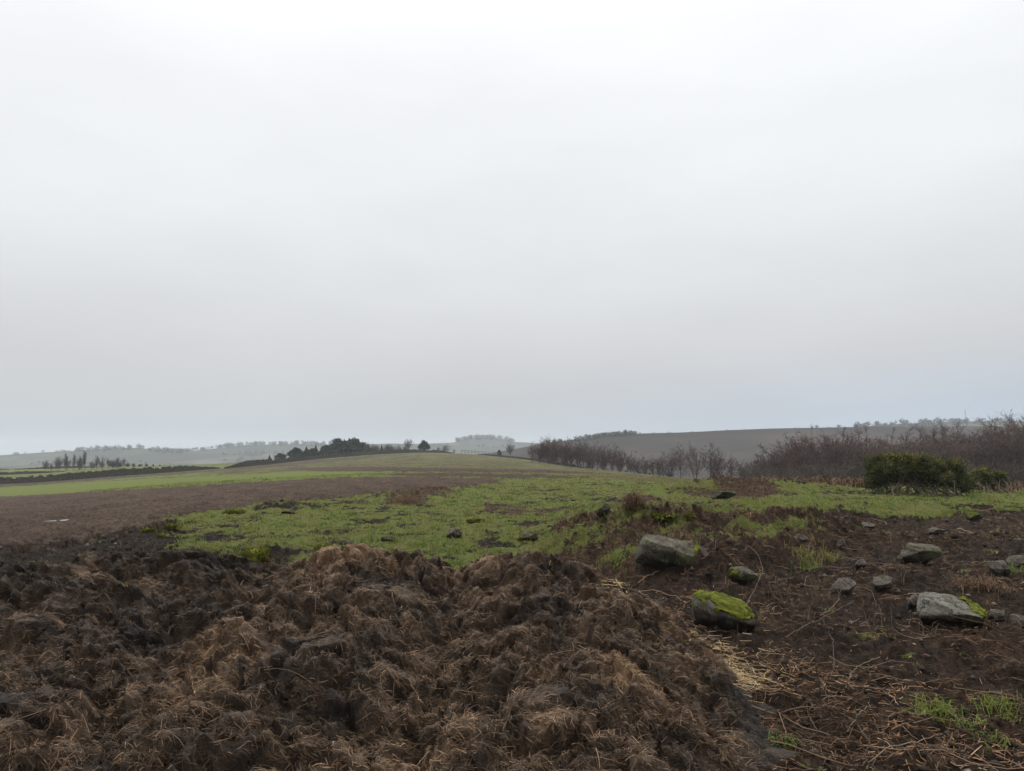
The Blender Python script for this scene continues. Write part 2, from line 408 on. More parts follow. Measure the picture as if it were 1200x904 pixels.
def build_heap():
    xs = np.arange(-8.2, 2.35, .0125); ys = np.arange(1.2, 8.8, .0125)
    X, Y = np.meshgrid(xs, ys); sh = X.shape; x, y = X.ravel(), Y.ravel()
    h = heap_h(x, y); k = sstep(-.02, .18, h)
    wx = x + .16 * fbm(x * 1.6, y * 1.6, 3, 3); wy = y + .16 * fbm(x * 1.6, y * 1.6, 9, 3)
    wx2 = wx + .05 * noise(x * 6, y * 6, 1); wy2 = wy + .05 * noise(x * 6, y * 6, 5)
    def clump(s, seed, wx=wx2, wy=wy2):
        f1, f2, cid, dx, dy = worley(wx / s, wy / s, seed)
        dome = np.clip(1 - (f1 / .9) ** 2, 0, 1) ** .8
        edge = sstep(0, .16, f2 - f1)
        return dome * (.45 + .9 * cid) * (.4 + .6 * edge), cid, dy * s * -1, edge, f1
    c1, id1, d1, e1, _ = clump(.52, 11, wx, wy * 1.15); c2, id2, d2, e2, _ = clump(.23, 41); c3, id3, d3, e3, _ = clump(.1, 71)
    fb = fbm(x * 11, y * 11, 2.0, 4, .6); fb2 = fbm(x * 34, y * 34, 7.0, 3, .6)
    rid = 1 - np.abs(fbm(x * 5, y * 5, 4.0, 4, .6)) * 2
    a1, b1, i1, u1, v1_ = worley((wx + .05 * fb) / .56, (wy + .05 * fb2) / .46, 131); a2, b2, i2, u2, v2_ = worley((wx2 + .03 * fb) / .17, (wy2 + .03 * fb2) / .15, 161)
    h_ = lambda c, q: rnd((c * 1e6).astype(np.int64), np.zeros(len(c), np.int64), q) - .5
    slab = .17 * h_(i1, 1) + .30 * (u1 * h_(i1, 2) + v1_ * h_(i1, 3)) + 0.06 * h_(i2, 4) + .11 * (u2 * h_(i2, 5) + v2_ * h_(i2, 6))
    sl2 = slab.reshape(sh)
    for _ in range(2):
        for ax in (0, 1): sl2 = sum(np.roll(sl2, q, ax) for q in (-2, -1, 0, 1, 2)) / 5
    slab = sl2.ravel()
    fold = 1 - np.abs(fbm(wx * 3.2, wy * 3.2, 14.0, 4, .55)) * 2.2
    D = .12 * (c1 - .38) + .05 * (c2 - .32) * (.5 + id1) + .035 * (c3 - .3) + .60 * slab - .06 * sstep(.72, .86, i2) * sstep(0, .2, b2 - a2) + .045 * fb + .02 * fb2 + .07 * (rid - .6) + .11 * (fold - .5) - .05 - .05 * (1 - e2) * (id2 > .4)
    D = np.minimum(D, .16) * (.38 + .62 * k)
    lean = .65 * np.clip(D + .05, -.08, .25) * k
    z = base_z(x, y) + h + D
    px = x + .06 * fbm(x * 5, y * 5, 15., 3) * k; pyy = y - lean + .06 * fbm(x * 5, y * 5, 25., 3) * k
    V = np.stack([px, pyy, z], 1)
    G = V.reshape(*sh, 3); N = unit(np.cross(np.gradient(G, axis=1), np.gradient(G, axis=0))).reshape(-1, 3)
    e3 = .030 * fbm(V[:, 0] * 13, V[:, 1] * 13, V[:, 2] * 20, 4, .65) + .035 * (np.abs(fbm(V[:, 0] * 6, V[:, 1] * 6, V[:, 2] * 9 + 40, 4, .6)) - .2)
    V = V + N * (e3 * k)[:, None]
    # patches of fibre colour
    pn = fbm(x * 1.1, y * 1.1, 33., 4, .6)
    qx, qy = proj(px, pyy, base_z(x, y) + h)
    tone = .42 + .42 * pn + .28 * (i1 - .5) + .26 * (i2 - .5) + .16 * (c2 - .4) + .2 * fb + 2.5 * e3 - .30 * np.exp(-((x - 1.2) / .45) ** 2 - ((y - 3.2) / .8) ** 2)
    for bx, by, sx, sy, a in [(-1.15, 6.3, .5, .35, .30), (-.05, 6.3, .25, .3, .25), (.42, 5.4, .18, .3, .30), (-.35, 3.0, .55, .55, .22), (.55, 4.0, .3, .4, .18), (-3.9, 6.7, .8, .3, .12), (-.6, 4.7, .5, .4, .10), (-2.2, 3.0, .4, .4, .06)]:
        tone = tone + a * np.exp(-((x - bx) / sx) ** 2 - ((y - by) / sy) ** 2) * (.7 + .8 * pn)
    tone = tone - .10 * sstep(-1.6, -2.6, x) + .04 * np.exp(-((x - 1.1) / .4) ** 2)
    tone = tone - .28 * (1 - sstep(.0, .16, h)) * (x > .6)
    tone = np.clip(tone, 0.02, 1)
    F = gridfaces(*sh)
    keep = (h.ravel()[F] > -.18).all(1)
    G = V.reshape(*sh, 3); N = unit(np.cross(np.gradient(G, axis=1), np.gradient(G, axis=0))).reshape(-1, 3)
    used = np.unique(F[keep]); mp = np.full(len(V), -1); mp[used] = np.arange(len(used))
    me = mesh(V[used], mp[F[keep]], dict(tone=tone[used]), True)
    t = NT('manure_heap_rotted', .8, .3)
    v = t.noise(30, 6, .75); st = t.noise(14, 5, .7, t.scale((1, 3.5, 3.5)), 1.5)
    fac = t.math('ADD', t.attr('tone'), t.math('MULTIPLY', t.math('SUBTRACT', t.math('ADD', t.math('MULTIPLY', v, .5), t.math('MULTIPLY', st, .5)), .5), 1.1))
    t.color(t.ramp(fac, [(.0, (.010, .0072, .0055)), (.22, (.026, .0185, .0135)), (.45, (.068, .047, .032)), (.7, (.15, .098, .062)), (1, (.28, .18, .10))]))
    t.put(t.b.inputs['Roughness'], t.ramp(v, [(.35, .5), (.6, .9)]))
    t.bump(t.math('ADD', v, st), .9, .025)
    root = link('manure_heap', me, t.m, label='wide heap of dark rotting manure and straw in the foreground', category='manure heap')
    # fibres
    vis = np.where((h > -.03) & (np.abs(px) < 1 + .85 * pyy) & (pyy > 1.6))[0]
    wgt = (1 / np.maximum(pyy[vis], 2.4)) ** 1.3 * (.35 + .65 * sstep(.1, .5, tone[vis])); wgt /= wgt.sum()
    n = 400000
    i = vis[np.searchsorted(np.cumsum(wgt), R.random(n) * .999999)]
    P0 = V[i] + R.normal(0, .006, (n, 3)); nn = N[i]
    th = 9 * fbm(P0[:, 0] * 2.6, P0[:, 1] * 2.6, 51., 2) + R.normal(0, .9, n)
    d = np.stack([np.cos(th), np.sin(th) * .8, np.zeros(n)], 1) + np.array([0, 0, -.18])
    d = unit(d - nn * (d * nn).sum(1, keepdims=True))
    L = (.016 + .055 * R.random(n) ** 2) * np.where(R.random(n) < .05, 2.0, 1)
    kk = 4; tt = np.linspace(0, 1, kk)[None, :, None]
    bend = unit(np.cross(nn, d)) * R.normal(0, .28, n)[:, None]
    lift = (.002 + .008 * R.random(n) ** 2)[:, None, None]
    Pn = P0[:, None] + d[:, None] * L[:, None, None] * tt + bend[:, None] * L[:, None, None] * tt ** 2 + nn[:, None] * lift * (1.2 * tt - tt ** 2 * .6) * 2
    Pn[:, :, 2] -= (L[:, None] * .35 * R.random(n)[:, None] * tt[..., 0] ** 2)
    Wd = (.0005 + .0007 * R.random(n)) * (1 + .12 * P0[:, 1])
    tn = np.clip(tone[i] * .95 + R.normal(0, .15, n) + .02, 0, 1) * .9 + .08 * (R.random(n) < .05)
    v1 = ribbons(Pn, Wd, unit(nn + R.normal(0, .5, (n, 3))), tn, .5)
    fm = tone_mat('rotten_straw_fibre', [(0, (.016, .011, .008)), (.22, (.045, .031, .022)), (.45, (.12, .078, .048)), (.7, (.26, .165, .095)), (1, (.46, .32, .18))], .8, .25)
    link('straw', mesh(v1[0], v1[1], dict(tone=v1[2])), fm, root, kind='stuff')
    # single longer pale stalks lying over the heap
    m = 170; i = vis[R.integers(0, len(vis), m * 6)]; i = i[np.abs(V[i, 0]) < .75 * V[i, 1]][:m]; m = len(i)
    th = R.random(m) * 6.28; d = np.stack([np.cos(th), np.sin(th), np.zeros(m)], 1); d = unit(d - N[i] * (d * N[i]).sum(1, keepdims=True))
    L = .07 + .2 * R.random(m) ** 2; tt = np.linspace(-.5, .5, 5)[None, :, None]
    Pn = V[i][:, None] + N[i][:, None] * .02 + d[:, None] * L[:, None, None] * tt + unit(np.cross(N[i], d))[:, None] * (L * R.normal(0, .2, m))[:, None, None] * tt ** 2
    Pn[:, :, 2] -= .4 * (L[:, None] * np.abs(tt[..., 0]) ** 2)
    v2 = tubes(Pn, 0.0010 + .0012 * R.random(m), np.clip(.2 + .5 * R.random(m) ** 1.5, 0, 1), .7)
    link('stalks', mesh(v2[0], v2[1], dict(tone=v2[2])), tone_mat('pale_stalk', [(0, (.06, .035, .02)), (.5, (.17, .11, .06)), (1, (.42, .33, .22))], .7), root, kind='stuff')
    return root, V, N, h, tone
HEAP, HV, HN, HH, HT = build_heap()

# golden loose straw spilled along the right foot of the heap
def build_spilt_straw():
    pts = np.array([(712,684),(725,700),(742,716),(775,738),(800,752),(822,768),(848,782),(872,796)], float)
    n = 2600; s = 2.2 + (len(pts) - 3.2) * R.random(n); j = s.astype(int); f = (s - j)[:, None]
    q = pts[j] * (1 - f) + pts[np.minimum(j + 1, len(pts) - 1)] * f
    sp = np.interp(s, [0, 2, 4, 7], [3, 5, 10, 9]) * np.where(R.random(n) < .3, 2.6, 1)
    q = q + R.normal(0, 1, (n, 2)) * np.stack([sp * 1.6, sp * .55], 1)
    dx, dy, dz = ray(q[:, 0], q[:, 1])
    t = EYE / -dz
    for _ in range(12):
        X, Y = dx * t, dy * t; Zg = np.maximum(base_z(X, Y) + .05, base_z(X, Y) + heap_h(X, Y) + .04); t = t * .5 + .5 * (Zg - EYE) / dz
    X, Y = dx * t, dy * t
    q_ = heap_h(X, Y) < .03; X, Y = X[q_], Y[q_]; n = len(X)
    hp, hq = proj(HV[:, 0], HV[:, 1], HV[:, 2]); on = np.where((HV[:, 1] > 5.75 - .6 * np.clip(HV[:, 0] - 1.0, 0, 1)) & (hp > 690) & (hp < 850))[0]
    dd = np.full(len(on), 1e9)
    for i in range(4):
        A, B = pts[i], pts[i + 1]; T = B - A; tt_ = np.clip(((hp[on] - A[0]) * T[0] + (hq[on] - A[1]) * T[1]) / (T @ T), 0, 1)
        dd = np.minimum(dd, np.hypot(hp[on] - A[0] - tt_ * T[0], hq[on] - A[1] - tt_ * T[1]))
    on = on[(dd < R.gamma(2, 2.4, len(on))) & (HV[on, 2] > .05)]
    if len(on): on = on[R.integers(0, len(on), 1000)]; X = np.append(X, HV[on, 0]); Y = np.append(Y, HV[on, 1]); n = len(X)
    Z = np.maximum(gz(X, Y), base_z(X, Y) + heap_h(X, Y) + .0) + .008 + .03 * R.random(n)
    if len(on): Z[-len(on):] = HV[on, 2] + .01 + .02 * R.random(len(on))
    th = R.normal(-.7, .8, n); L = .05 + .12 * R.random(n); tt = np.linspace(-.5, .5, 4)[None, :, None]
    d = np.stack([np.cos(th), np.sin(th), R.normal(0, .15, n) - .1], 1); b = np.stack([-np.sin(th), np.cos(th), np.zeros(n)], 1) * R.normal(0, .5, n)[:, None]
    P = np.stack([X, Y, Z], 1)[:, None] + d[:, None] * L[:, None, None] * tt + b[:, None] * L[:, None, None] * tt ** 2
    v = ribbons(P, .0014 + .0012 * R.random(n), unit(np.array([0, -.5, 1.]) + R.normal(0, .5, (n, 3))), R.random(n), .7)
    link('loose_straw', mesh(v[0], v[1], dict(tone=v[2])), tone_mat('golden_straw', [(0, (.10, .06, .03)), (.5, (.26, .175, .08)), (1, (.46, .34, .17))], .6), kind='stuff',
         label='pale golden straw spilt along the right foot of the manure heap', category='straw')
build_spilt_straw()

# ------------------------------------------------------------------ grass
def visible_ground_samples(n, ymin, ymax, power=0.0):
    u = R.uniform(-220, 1420, n); l = R.random(n); y = ymin * (ymax / ymin) ** l
    x = (u - 600) / 900 * y
    return x, y

def blades(x, y, z, per, hmin, hmax, wk, lean, tone0, tj):
    n = len(x); N = n * per
    X = np.repeat(x, per) + R.normal(0, 1, N) * np.repeat(.025 + .0016 * y, per); Y = np.repeat(y, per) + R.normal(0, 1, N) * np.repeat(.025 + .0016 * y, per)
    Z = np.repeat(z, per); H = np.repeat(hmin + (hmax - hmin) * R.random(n), per) * (.5 + .7 * R.random(N))
    th = R.random(N) * 6.283; ln = lean * (.3 + R.random(N))
    d = np.stack([np.cos(th), np.sin(th)], 1)
    W = np.maximum(.0035, wk * Y) * (.7 + .6 * R.random(N))
    s = np.stack([-np.sin(th + R.normal(0, .6, N)), np.cos(th)], 1)
    b = np.stack([X, Y, Z - .02], 1)
    mid = b + np.concatenate([d * (ln * H * .35)[:, None], (H * .65)[:, None]], 1); tip = b + np.concatenate([d * (ln * H)[:, None], (H * (1 - .35 * ln))[:, None]], 1)
    o = np.concatenate([s * W[:, None], np.zeros((N, 1))], 1)
    V = np.stack([b - o, b + o, mid + o * .75, mid - o * .75, tip], 1).reshape(-1, 3)
    k = np.arange(N)[:, None] * 5
    F4 = k + np.array([[0, 1, 2, 3]]); F3 = k + np.array([[3, 2, 4]])
    tn = np.clip(np.repeat(tone0, per) + R.normal(0, tj, N), 0, 1)
    return V, F4, F3, np.repeat(tn, 5)

def in_heap(x, y): return heap_h(x, y) > .04

GM = tone_mat('grass_blade', [(0, (.14, .095, .045)), (.22, (.21, .17, .065)), (.40, (.18, .185, .036)), (.62, (.105, .16, .024)), (1, (.05, .10, .016))], .6, .25, .3)
def build_grass():
    x, y = visible_ground_samples(120000, 6.5, 75)
    g, pl, bk, ol, soil, mud = zones(x, y)
    n3 = fbm(x * 2.2, y * 2.2, 61., 3); n4 = fbm(x * .4, y * .4, 71., 3)
    keep = (R.random(len(x)) < np.clip((g - .33) * 2.2, 0, 1) * np.where(soil | mud, .8, 1) * np.where(pl > .5, .4, 1) * np.clip(.8 + n3, .15, 1)) & ~in_heap(x, y)
    x, y, n3, n4, ol = x[keep], y[keep], n3[keep], n4[keep], ol[keep]
    z = gz(x, y)
    tone = np.clip(.48 + .45 * n4 + .4 * n3 - .2 * ol, .05, .95)
    tone = np.where(R.random(len(x)) < .13, .12 + .15 * R.random(len(x)), tone)
    hsc = .65 + 2.6 * np.clip(n3 + .3 * n4 - .02, 0, .6)
    V, F4, F3, T = blades(x, y, z, 7, .04 * hsc, .12 * hsc, .0005, .9, tone, .14)
    link('grass', mesh(V, [F4, F3], dict(tone=T)), GM, kind='stuff', label='short rough green grass growing over the near field', category='grass')
    # dead straw-coloured stems standing in the rough ground
    x, y = visible_ground_samples(15000, 7, 45)
    g, pl, bk, ol, soil, mud = zones(x, y); n3 = fbm(x * .8, y * .8, 91., 3)
    keep = (R.random(len(x)) < np.where(mud, .55, np.where(soil, .2, .22)) * np.clip(.5 + 1.6 * n3, 0, 1)) & (pl < .8) & ~in_heap(x, y)
    x, y = x[keep], y[keep]
    V, F4, F3, T = blades(x, y, gz(x, y), 3, .10, .26, .00022, .7, np.full(len(x), .5), .25)
    link('dead_grass', mesh(V, [F4, F3], dict(tone=T)), tone_mat('dead_grass_stem', [(0, (.04, .027, .018)), (.5, (.10, .065, .04)), (1, (.2, .145, .085))], .85, .2), kind='stuff',
         label='thin brown dead grass stems standing over the muddy ground', category='grass')
build_grass()
def build_weeds():
    x, y = visible_ground_samples(9000, 3.6, 26); zz = zones(x, y)
    keep = (zz[4] | zz[5]) & (zz[1] < .5) & ~in_heap(x, y) & (R.random(len(x)) < np.clip(1.6 * fbm(x * 1.1, y * 1.1, 171., 3) - .12, 0, 1))
    x, y = x[keep], y[keep]
    V, F4, F3, T = blades(x, y, gz(x, y), 7, .02, .06, .0011, 1.5, np.clip(.6 + .3 * R.normal(0, 1, len(x)), .2, 1), .12)
    link('weeds', mesh(V, [F4, F3], dict(tone=T)), GM, kind='stuff', label='small green weeds and blades sprouting across the bare bank', category='weeds')
build_weeds()

# ------------------------------------------------------------------ dead bracken, twigs and crumbs on the bank
def litter(n, ymin, ymax, Lr, Wr, lift, keepf, name, label, cat, stops, tone_noise, sides=3, k=5, curl=.5, taper=.5):
    x, y = visible_ground_samples(n, ymin, ymax)
    zz = zones(x, y); keep = keepf(x, y, zz) & ~in_heap(x, y)
    x, y = x[keep], y[keep]; n = len(x); z = gz(x, y)
    th = R.random(n) * 6.283; L = Lr[0] + (Lr[1] - Lr[0]) * R.random(n) ** 2.2
    d = np.stack([np.cos(th), np.sin(th), R.normal(.05, .16, n)], 1); b = np.stack([-np.sin(th), np.cos(th), R.normal(0, .4, n)], 1) * R.normal(0, curl, n)[:, None]
    tt = np.linspace(-.5, .5, k)[None, :, None]
    P = np.stack([x, y, z + lift * (.3 + R.random(n))], 1)[:, None] + d[:, None] * L[:, None, None] * tt + b[:, None] * L[:, None, None] * tt ** 2
    wob = R.normal(0, .03, (n, k, 3)) * L[:, None, None]; P = P + wob
    gg = gz(P[..., 0].ravel(), P[..., 1].ravel()).reshape(n, k); P[..., 2] = np.maximum(P[..., 2], gg - .01) * .7 + .3 * (gg + lift)
    W = (Wr[0] + (Wr[1] - Wr[0]) * R.random(n) ** 2) * np.maximum(1, y / 9)
    tone = np.clip(.45 + tone_noise * fbm(x * .9, y * .9, 101., 3) + R.normal(0, .2, n), 0, 1)
    v = tubes(P, W, tone, taper, sides)
    return link(name, mesh(v[0], v[1], dict(tone=v[2])), tone_mat(name + '_mat', stops, .85, .2), kind='stuff', label=label, category=cat)
def k_soil(x, y, z): return (z[4] | (z[2] > .6)) & (R.random(len(x)) < np.clip(.30 + 2.3 * fbm(x * .8, y * .8, 131., 4), .04, 1))
litter(130000, 3.2, 38, (.025, .14), (.0018, .0046), .016, k_soil, 'bracken_litter', 'reddish brown broken bracken scattered over the bank on the right', 'bracken',
       [(0, (.035, .023, .017)), (.35, (.11, .064, .038)), (.7, (.25, .14, .075)), (1, (.44, .31, .19))], .6, 3, 3)
litter(5500, 3.4, 34, (.2, .85), (.002, .0045), .045, k_soil, 'dead_stems', 'long dead bracken and bramble stems tangled over the bank', 'dead stems',
       [(0, (.04, .027, .019)), (.5, (.13, .08, .05)), (.8, (.22, .15, .095)), (1, (.40, .31, .21))], .5, 3, 6, .55)

litter(9000, 7, 26, (.18, .7), (.002, .0045), .06, lambda x, y, z: (bank_t(x, y, base_z(x, y))[1] > .25) & (R.random(len(x)) < .75), 'bank_stems', 'rusty dead fern stems hanging over the dug face of the bank', 'dead stems',
       [(0, (.035, .022, .015)), (.5, (.14, .075, .042)), (.8, (.24, .14, .08)), (1, (.36, .27, .17))], .5, 3, 6, .5)
def crumbs():
    n = 30000; x, y = visible_ground_samples(n, 3.0, 32); zz = zones(x, y)
    keep = ((zz[4] | zz[5]) & (zz[1] < .5)) & (zz[0] < .4) & ~in_heap(x, y) & (R.random(n) < np.clip(.5 + fbm(x * .7, y * .7, 151., 2), 0, 1))
    x, y = x[keep], y[keep]; n = len(x); s = (.006 + .028 * R.random(n) ** 3) * np.clip(y / 7, 1, 2.2)
    base = np.array([[1,0,0],[-1,0,0],[0,1,0],[0,-1,0],[0,0,1],[0,0,-1],[.6,.6,.55],[-.6,.6,.5],[.6,-.6,.5],[-.6,-.6,.55]], float)[:6]
    f = np.array([[0,2,4],[2,1,4],[1,3,4],[3,0,4],[2,0,5],[1,2,5],[3,1,5],[0,3,5]])
    V = base[None] * s[:, None, None] * (.6 + .8 * R.random((n, 6, 1))); V[..., 2] *= .75
    a = R.random(n) * 6.28; c, q = np.cos(a)[:, None], np.sin(a)[:, None]
    V = np.stack([V[..., 0] * c - V[..., 1] * q, V[..., 0] * q + V[..., 1] * c, V[..., 2]], -1) + np.stack([x, y, gz(x, y) + .2 * s], 1)[:, None]
    F = (np.arange(n)[:, None, None] * 6 + f[None]).reshape(-1, 3)
    link('soil_crumbs', mesh(V.reshape(-1, 3), F, dict(tone=np.repeat(R.random(n), 6)), True), tone_mat('soil_crumb', [(0, (.014, .010, .008)), (.6, (.035, .025, .019)), (.93, (.06, .045, .035)), (1, (.13, .11, .09))], .9, .08), kind='stuff',
         label='crumbs of dark soil and grit over the bare ground', category='soil')
crumbs()

# ------------------------------------------------------------------ stones
def rock(sx, sy, sz, seed, cuts=9, sub=5, rough=.05, flat=None):
    import bmesh
    rg = np.random.default_rng(seed)
    bm = bmesh.new(); bmesh.ops.create_icosphere(bm, subdivisions=sub, radius=1)
    V = np.array([v.co[:] for v in bm.verts]); F = np.array([[v.index for v in f.verts] for f in bm.faces]); bm.free()
    V = np.sign(V) * np.abs(V) ** .62
    for i in range(cuts):
        nn = unit(rg.normal(0, 1, 3) * np.array([1, 1, .8])); d = rg.uniform(.62, .95)
        e = np.maximum(V @ nn - d, 0); V = V - e[:, None] * nn
    if flat is not None:
        nn = unit(np.array(flat[:3], float)); e = np.maximum(V @ nn - flat[3], 0); V = V - e[:, None] * nn * .97
    for nn, d in ((unit(np.array([.1, -.75, -.55])), .5), (unit(np.array([.55, -.5, -.6])), .62)):
        e = np.maximum(V @ nn - d, 0); V = V - e[:, None] * nn * .95
    V = V * np.array([sx, sy, sz]) / 2
    s = (sx + sy + sz) / 3; q = V / s
    n = fbm(q[:, 0] * 2.5 + seed, q[:, 1] * 2.5, q[:, 2] * 2.5, 5, .55); st = noise(q[:, 0] * 2 + seed, q[:, 1] * 2, q[:, 2] * 9)
    V = V + unit(V) * (rough * s * (n + .35 * st))[:, None]
    return V, F

def stone_mat(name, dark, light, lich=.4, base_dirt_shade=.6):
    t = NT(name, .88, .25)
    a = t.noise(7, 6, .7, t.obj); b = t.noise(32, 6, .75, t.obj); c = t.noise(3.2, 4, .6, t.obj)
    col = t.ramp(t.math('ADD', t.math('MULTIPLY', a, .55), t.math('MULTIPLY', b, .45)), [(.36, dark), (.5, tuple((p + q) * .42 for p, q in zip(dark, light))), (.62, light)])
    col = t.mix(t.ramp(t.math('ABSOLUTE', t.math('SUBTRACT', t.noise(4.5, 5, .6, t.obj, .6), .5)), [(.006, .85), (.022, 0.0)]), col, (.02, .017, .013))
    col = t.mix(t.ramp(t.noise(2.2, 5, .7, t.obj), [(.52, 0.0), (.64, .55)]), col, (.06, .043, .03))
    col = t.mix(t.math('MULTIPLY', t.ramp(c, [(.5, 0.0), (.62, 1.0)]), lich), col, (.12, .13, .055))
    col = t.mix(t.ramp(t.math('SUBTRACT', t.attr('dirt_shade'), t.math('MULTIPLY', t.math('SUBTRACT', a, .5), 1.6)), [(.45, 0.0), (.75, 1.0)]), col, (.022, .017, .012))  # lower part darkened in colour: soil plus painted shade of the underside
    t.color(col); t.bump(t.math('ADD', b, a), 1.0, .035); return t.m
SG = stone_mat('gritstone_grey', (.042, .037, .027), (.17, .15, .11), .7); SP = stone_mat('gritstone_pale', (.09, .085, .068), (.29, .27, .22), .4)
SB = stone_mat('gritstone_brown', (.05, .042, .034), (.17, .145, .115), .2); SK = stone_mat('gritstone_pinkish', (.06, .046, .038), (.19, .155, .13), .1); SD = stone_mat('gritstone_dark', (.025, .022, .018), (.08, .07, .055), .3)
MOSSM = tone_mat('moss_cushion', [(0, (.018, .022, .005)), (.4, (.05, .058, .010)), (.75, (.125, .13, .014)), (1, (.25, .24, .025))], .95, .1)

def mossfuzz(P, N, n, L, w):
    i = R.integers(0, len(P), n); d = unit(N[i] + R.normal(0, .55, (n, 3))); l = L * (.4 + R.random(n))
    s = unit(np.cross(d, R.normal(0, 1, (n, 3)))) * w; b = P[i] + R.normal(0, 1, (n, 3)) * w
    V = np.stack([b - s, b + s, b + d * l[:, None]], 1).reshape(-1, 3)
    return V, (np.arange(n)[:, None] * 3 + np.arange(3)[None])

def place_stone(name, px0, px1, py0, py1, seed, mat, label, dep=.7, tilt=(0, 0, 0), moss=None, sink=.4, cat='stone', flat=None, cuts=9, group=None, lift=0, rough=.11, sub=5, hs=1.0):
    """stone spanning the given window of the view on the ground, at its true size"""
    X, Y, Z = ground_hit((px0 + px1) / 2, py1 - .12 * (py1 - py0), gz)
    W = (px1 - px0) / 900 * Y; H = (py1 - py0) / 900 * Y * .80 * hs
    V, F = rock(W, W * dep, H / (1 - sink) * .95, seed, cuts, sub, rough, flat)
    rx, ry, rz = [rad(a) for a in tilt]
    from mathutils import Euler
    M = np.array(Euler((rx, ry, rz)).to_matrix()); V = V @ M.T
    V[:, 2] -= V[:, 2].min(); top = V[:, 2].max(); V[:, 2] -= top * sink
    hz = V[:, 2] / (top * (1 - sink))
    dirt_shade = np.clip(1.0 - hz * 1.7, 0, 1)  # fades upward from the foot, painting in underside shade along with soil
    o = link(name, mesh(V, F, dict(dirt_shade=dirt_shade), True), mat, label=label, category=cat)
    k_ = (Y + W * dep * .3) / Y; o.location = (X * k_, Y * k_, Z + lift)
    if group: o['group'] = group
    if moss is not None:
        nv = np.zeros_like(V); fn = np.cross(V[F[:, 1]] - V[F[:, 0]], V[F[:, 2]] - V[F[:, 0]])
        for k in range(3): np.add.at(nv, F[:, k], fn)
        nv = unit(nv)
        q = V / max(W, .05)
        f = moss(V[:, 0] / (W / 2), V[:, 1] / (W * dep / 2), hz, nv) + 1.7 * fbm(q[:, 0] * 7 + seed, q[:, 1] * 7, q[:, 2] * 7, 5, .7)
        fk = (f[F] > 0).all(1); used = np.unique(F[fk])
        if len(used) > 10:
            mp = np.full(len(V), -1); mp[used] = np.arange(len(used))
            b = np.clip(f[used], 0, .4) / .4
            lump = fbm(q[used, 0] * 16, q[used, 1] * 16, q[used, 2] * 16, 3)
            MV = V[used] + nv[used] * (W * (.004 + .045 * b * (.6 + 1.2 * lump)))[:, None]
            tone = np.clip(.5 + .9 * lump, 0, 1)
            fz, ff = mossfuzz(MV, nv[used], int(2600 * min(1, len(used) / 1500)), W * .014, W * .006)
            VV = np.vstack([MV, fz]); TT = np.concatenate([tone, np.clip(np.repeat(R.normal(.6, .2, len(ff)), 3), 0, 1)])
            link('moss', mesh(VV, np.vstack([mp[F[fk]], ff + len(MV)]), dict(tone=TT), True), MOSSM, o)
    return o

place_stone('stone', 748, 829, 626, 674, 3, SG, 'largest grey slab stone with flat sloping top and shaded front, half buried in bank', .62, (6, 9, -14), lambda x, y, h, n: .3 - 3.2 * np.abs(x - .66) - .6 * (h < .35), .3, flat=(.05, -.1, 1, .72), cuts=8, hs=1.05)
place_stone('stone', 804, 882, 692, 742, 8, SB, 'boulder almost covered in bright green moss beside the spilt straw', .75, (4, 16, -10), lambda x, y, h, n: .15 + .9 * (n[:, 2] - .35) + .4 * x - 1.0 * (h < .3), .34, hs=.9)
place_stone('stone', 857, 891, 662, 687, 14, SG, 'small rounded grey stone behind the mossy boulder, a curved pale stem beside it', .8, (0, 5, 20), lambda x, y, h, n: -x - .75, .2)
place_stone('stone', 1054, 1098, 637, 664, 21, SG, 'squat grey stone with lit top and dark front face on the bare soil', .8, (3, 6, -8), None, .28, flat=(0, 0, 1, .7), hs=1.2)
place_stone('stone', 1080, 1160, 698, 741, 26, SP, 'pale flat slab with a yellow moss patch across its right end', .7, (6, 14, -12), lambda x, y, h, n: .85 - 4.5 * np.abs(x - .55) + .2 * n[:, 2], .25, flat=(0, -.15, 1, .55), cuts=7, hs=1.05)
place_stone('stone', 1062, 1084, 696, 714, 31, SK, 'little pale stone touching the left end of the mossy slab', .8)
place_stone('stone', 974, 1004, 680, 699, 36, SK, 'pinkish grey stone among the dead stems, left of the flat brown one', .8, (0, -10, 25))
place_stone('stone', 1022, 1049, 676, 694, 41, SB, 'flat brownish stone between the pinkish stone and the mossy slab', .9, (0, 0, 10))
place_stone('stone', 1000, 1017, 655, 665, 44, SK, 'small pinkish wedge of stone left of the squat grey stone', .8)
place_stone('stone', 1157, 1181, 713, 730, 47, SB, 'low buff stone against the right end of the mossy slab', .8)
place_stone('stone', 1182, 1212, 721, 738, 52, SB, 'purplish grey stone at the picture edge beyond the mossy slab', .7)
place_stone('stone', 1183, 1214, 651, 665, 55, SG, 'thin pale grey flat stone at the far right edge of the soil', .8)
place_stone('stone', 1086, 1107, 616, 628, 58, SB, 'dull grey stone behind the squat grey stone near the grass', .8)
place_stone('stone', 931, 946, 627, 636, 61, SK, 'grey flake of stone on soil behind the yellow green tuft', .8)
place_stone('stone', 980, 991, 631, 645, 64, SB, 'upright tan chip of stone standing in the dark soil', .6, (0, 10, 0))
place_stone('stone', 1157, 1190, 657, 677, 67, SB, 'broad brown stone half hidden by red bracken at right', .8, (0, 0, 30), None, .35)
place_stone('stone', 523, 543, 619, 632, 70, SG, 'grey pointed stone lying in the green grass behind the heap', .7, (0, 8, 0), None, .2)
place_stone('stone', 607, 633, 621, 635, 73, SG, 'rounded grey stone in the grass right of the pointed one', .7, (0, 4, 0), lambda x, y, h, n: -x - .6, .2)
place_stone('stone', 1008, 1026, 612, 620, 76, SK, 'pale stone chip where the grass strip meets the soil', .8)
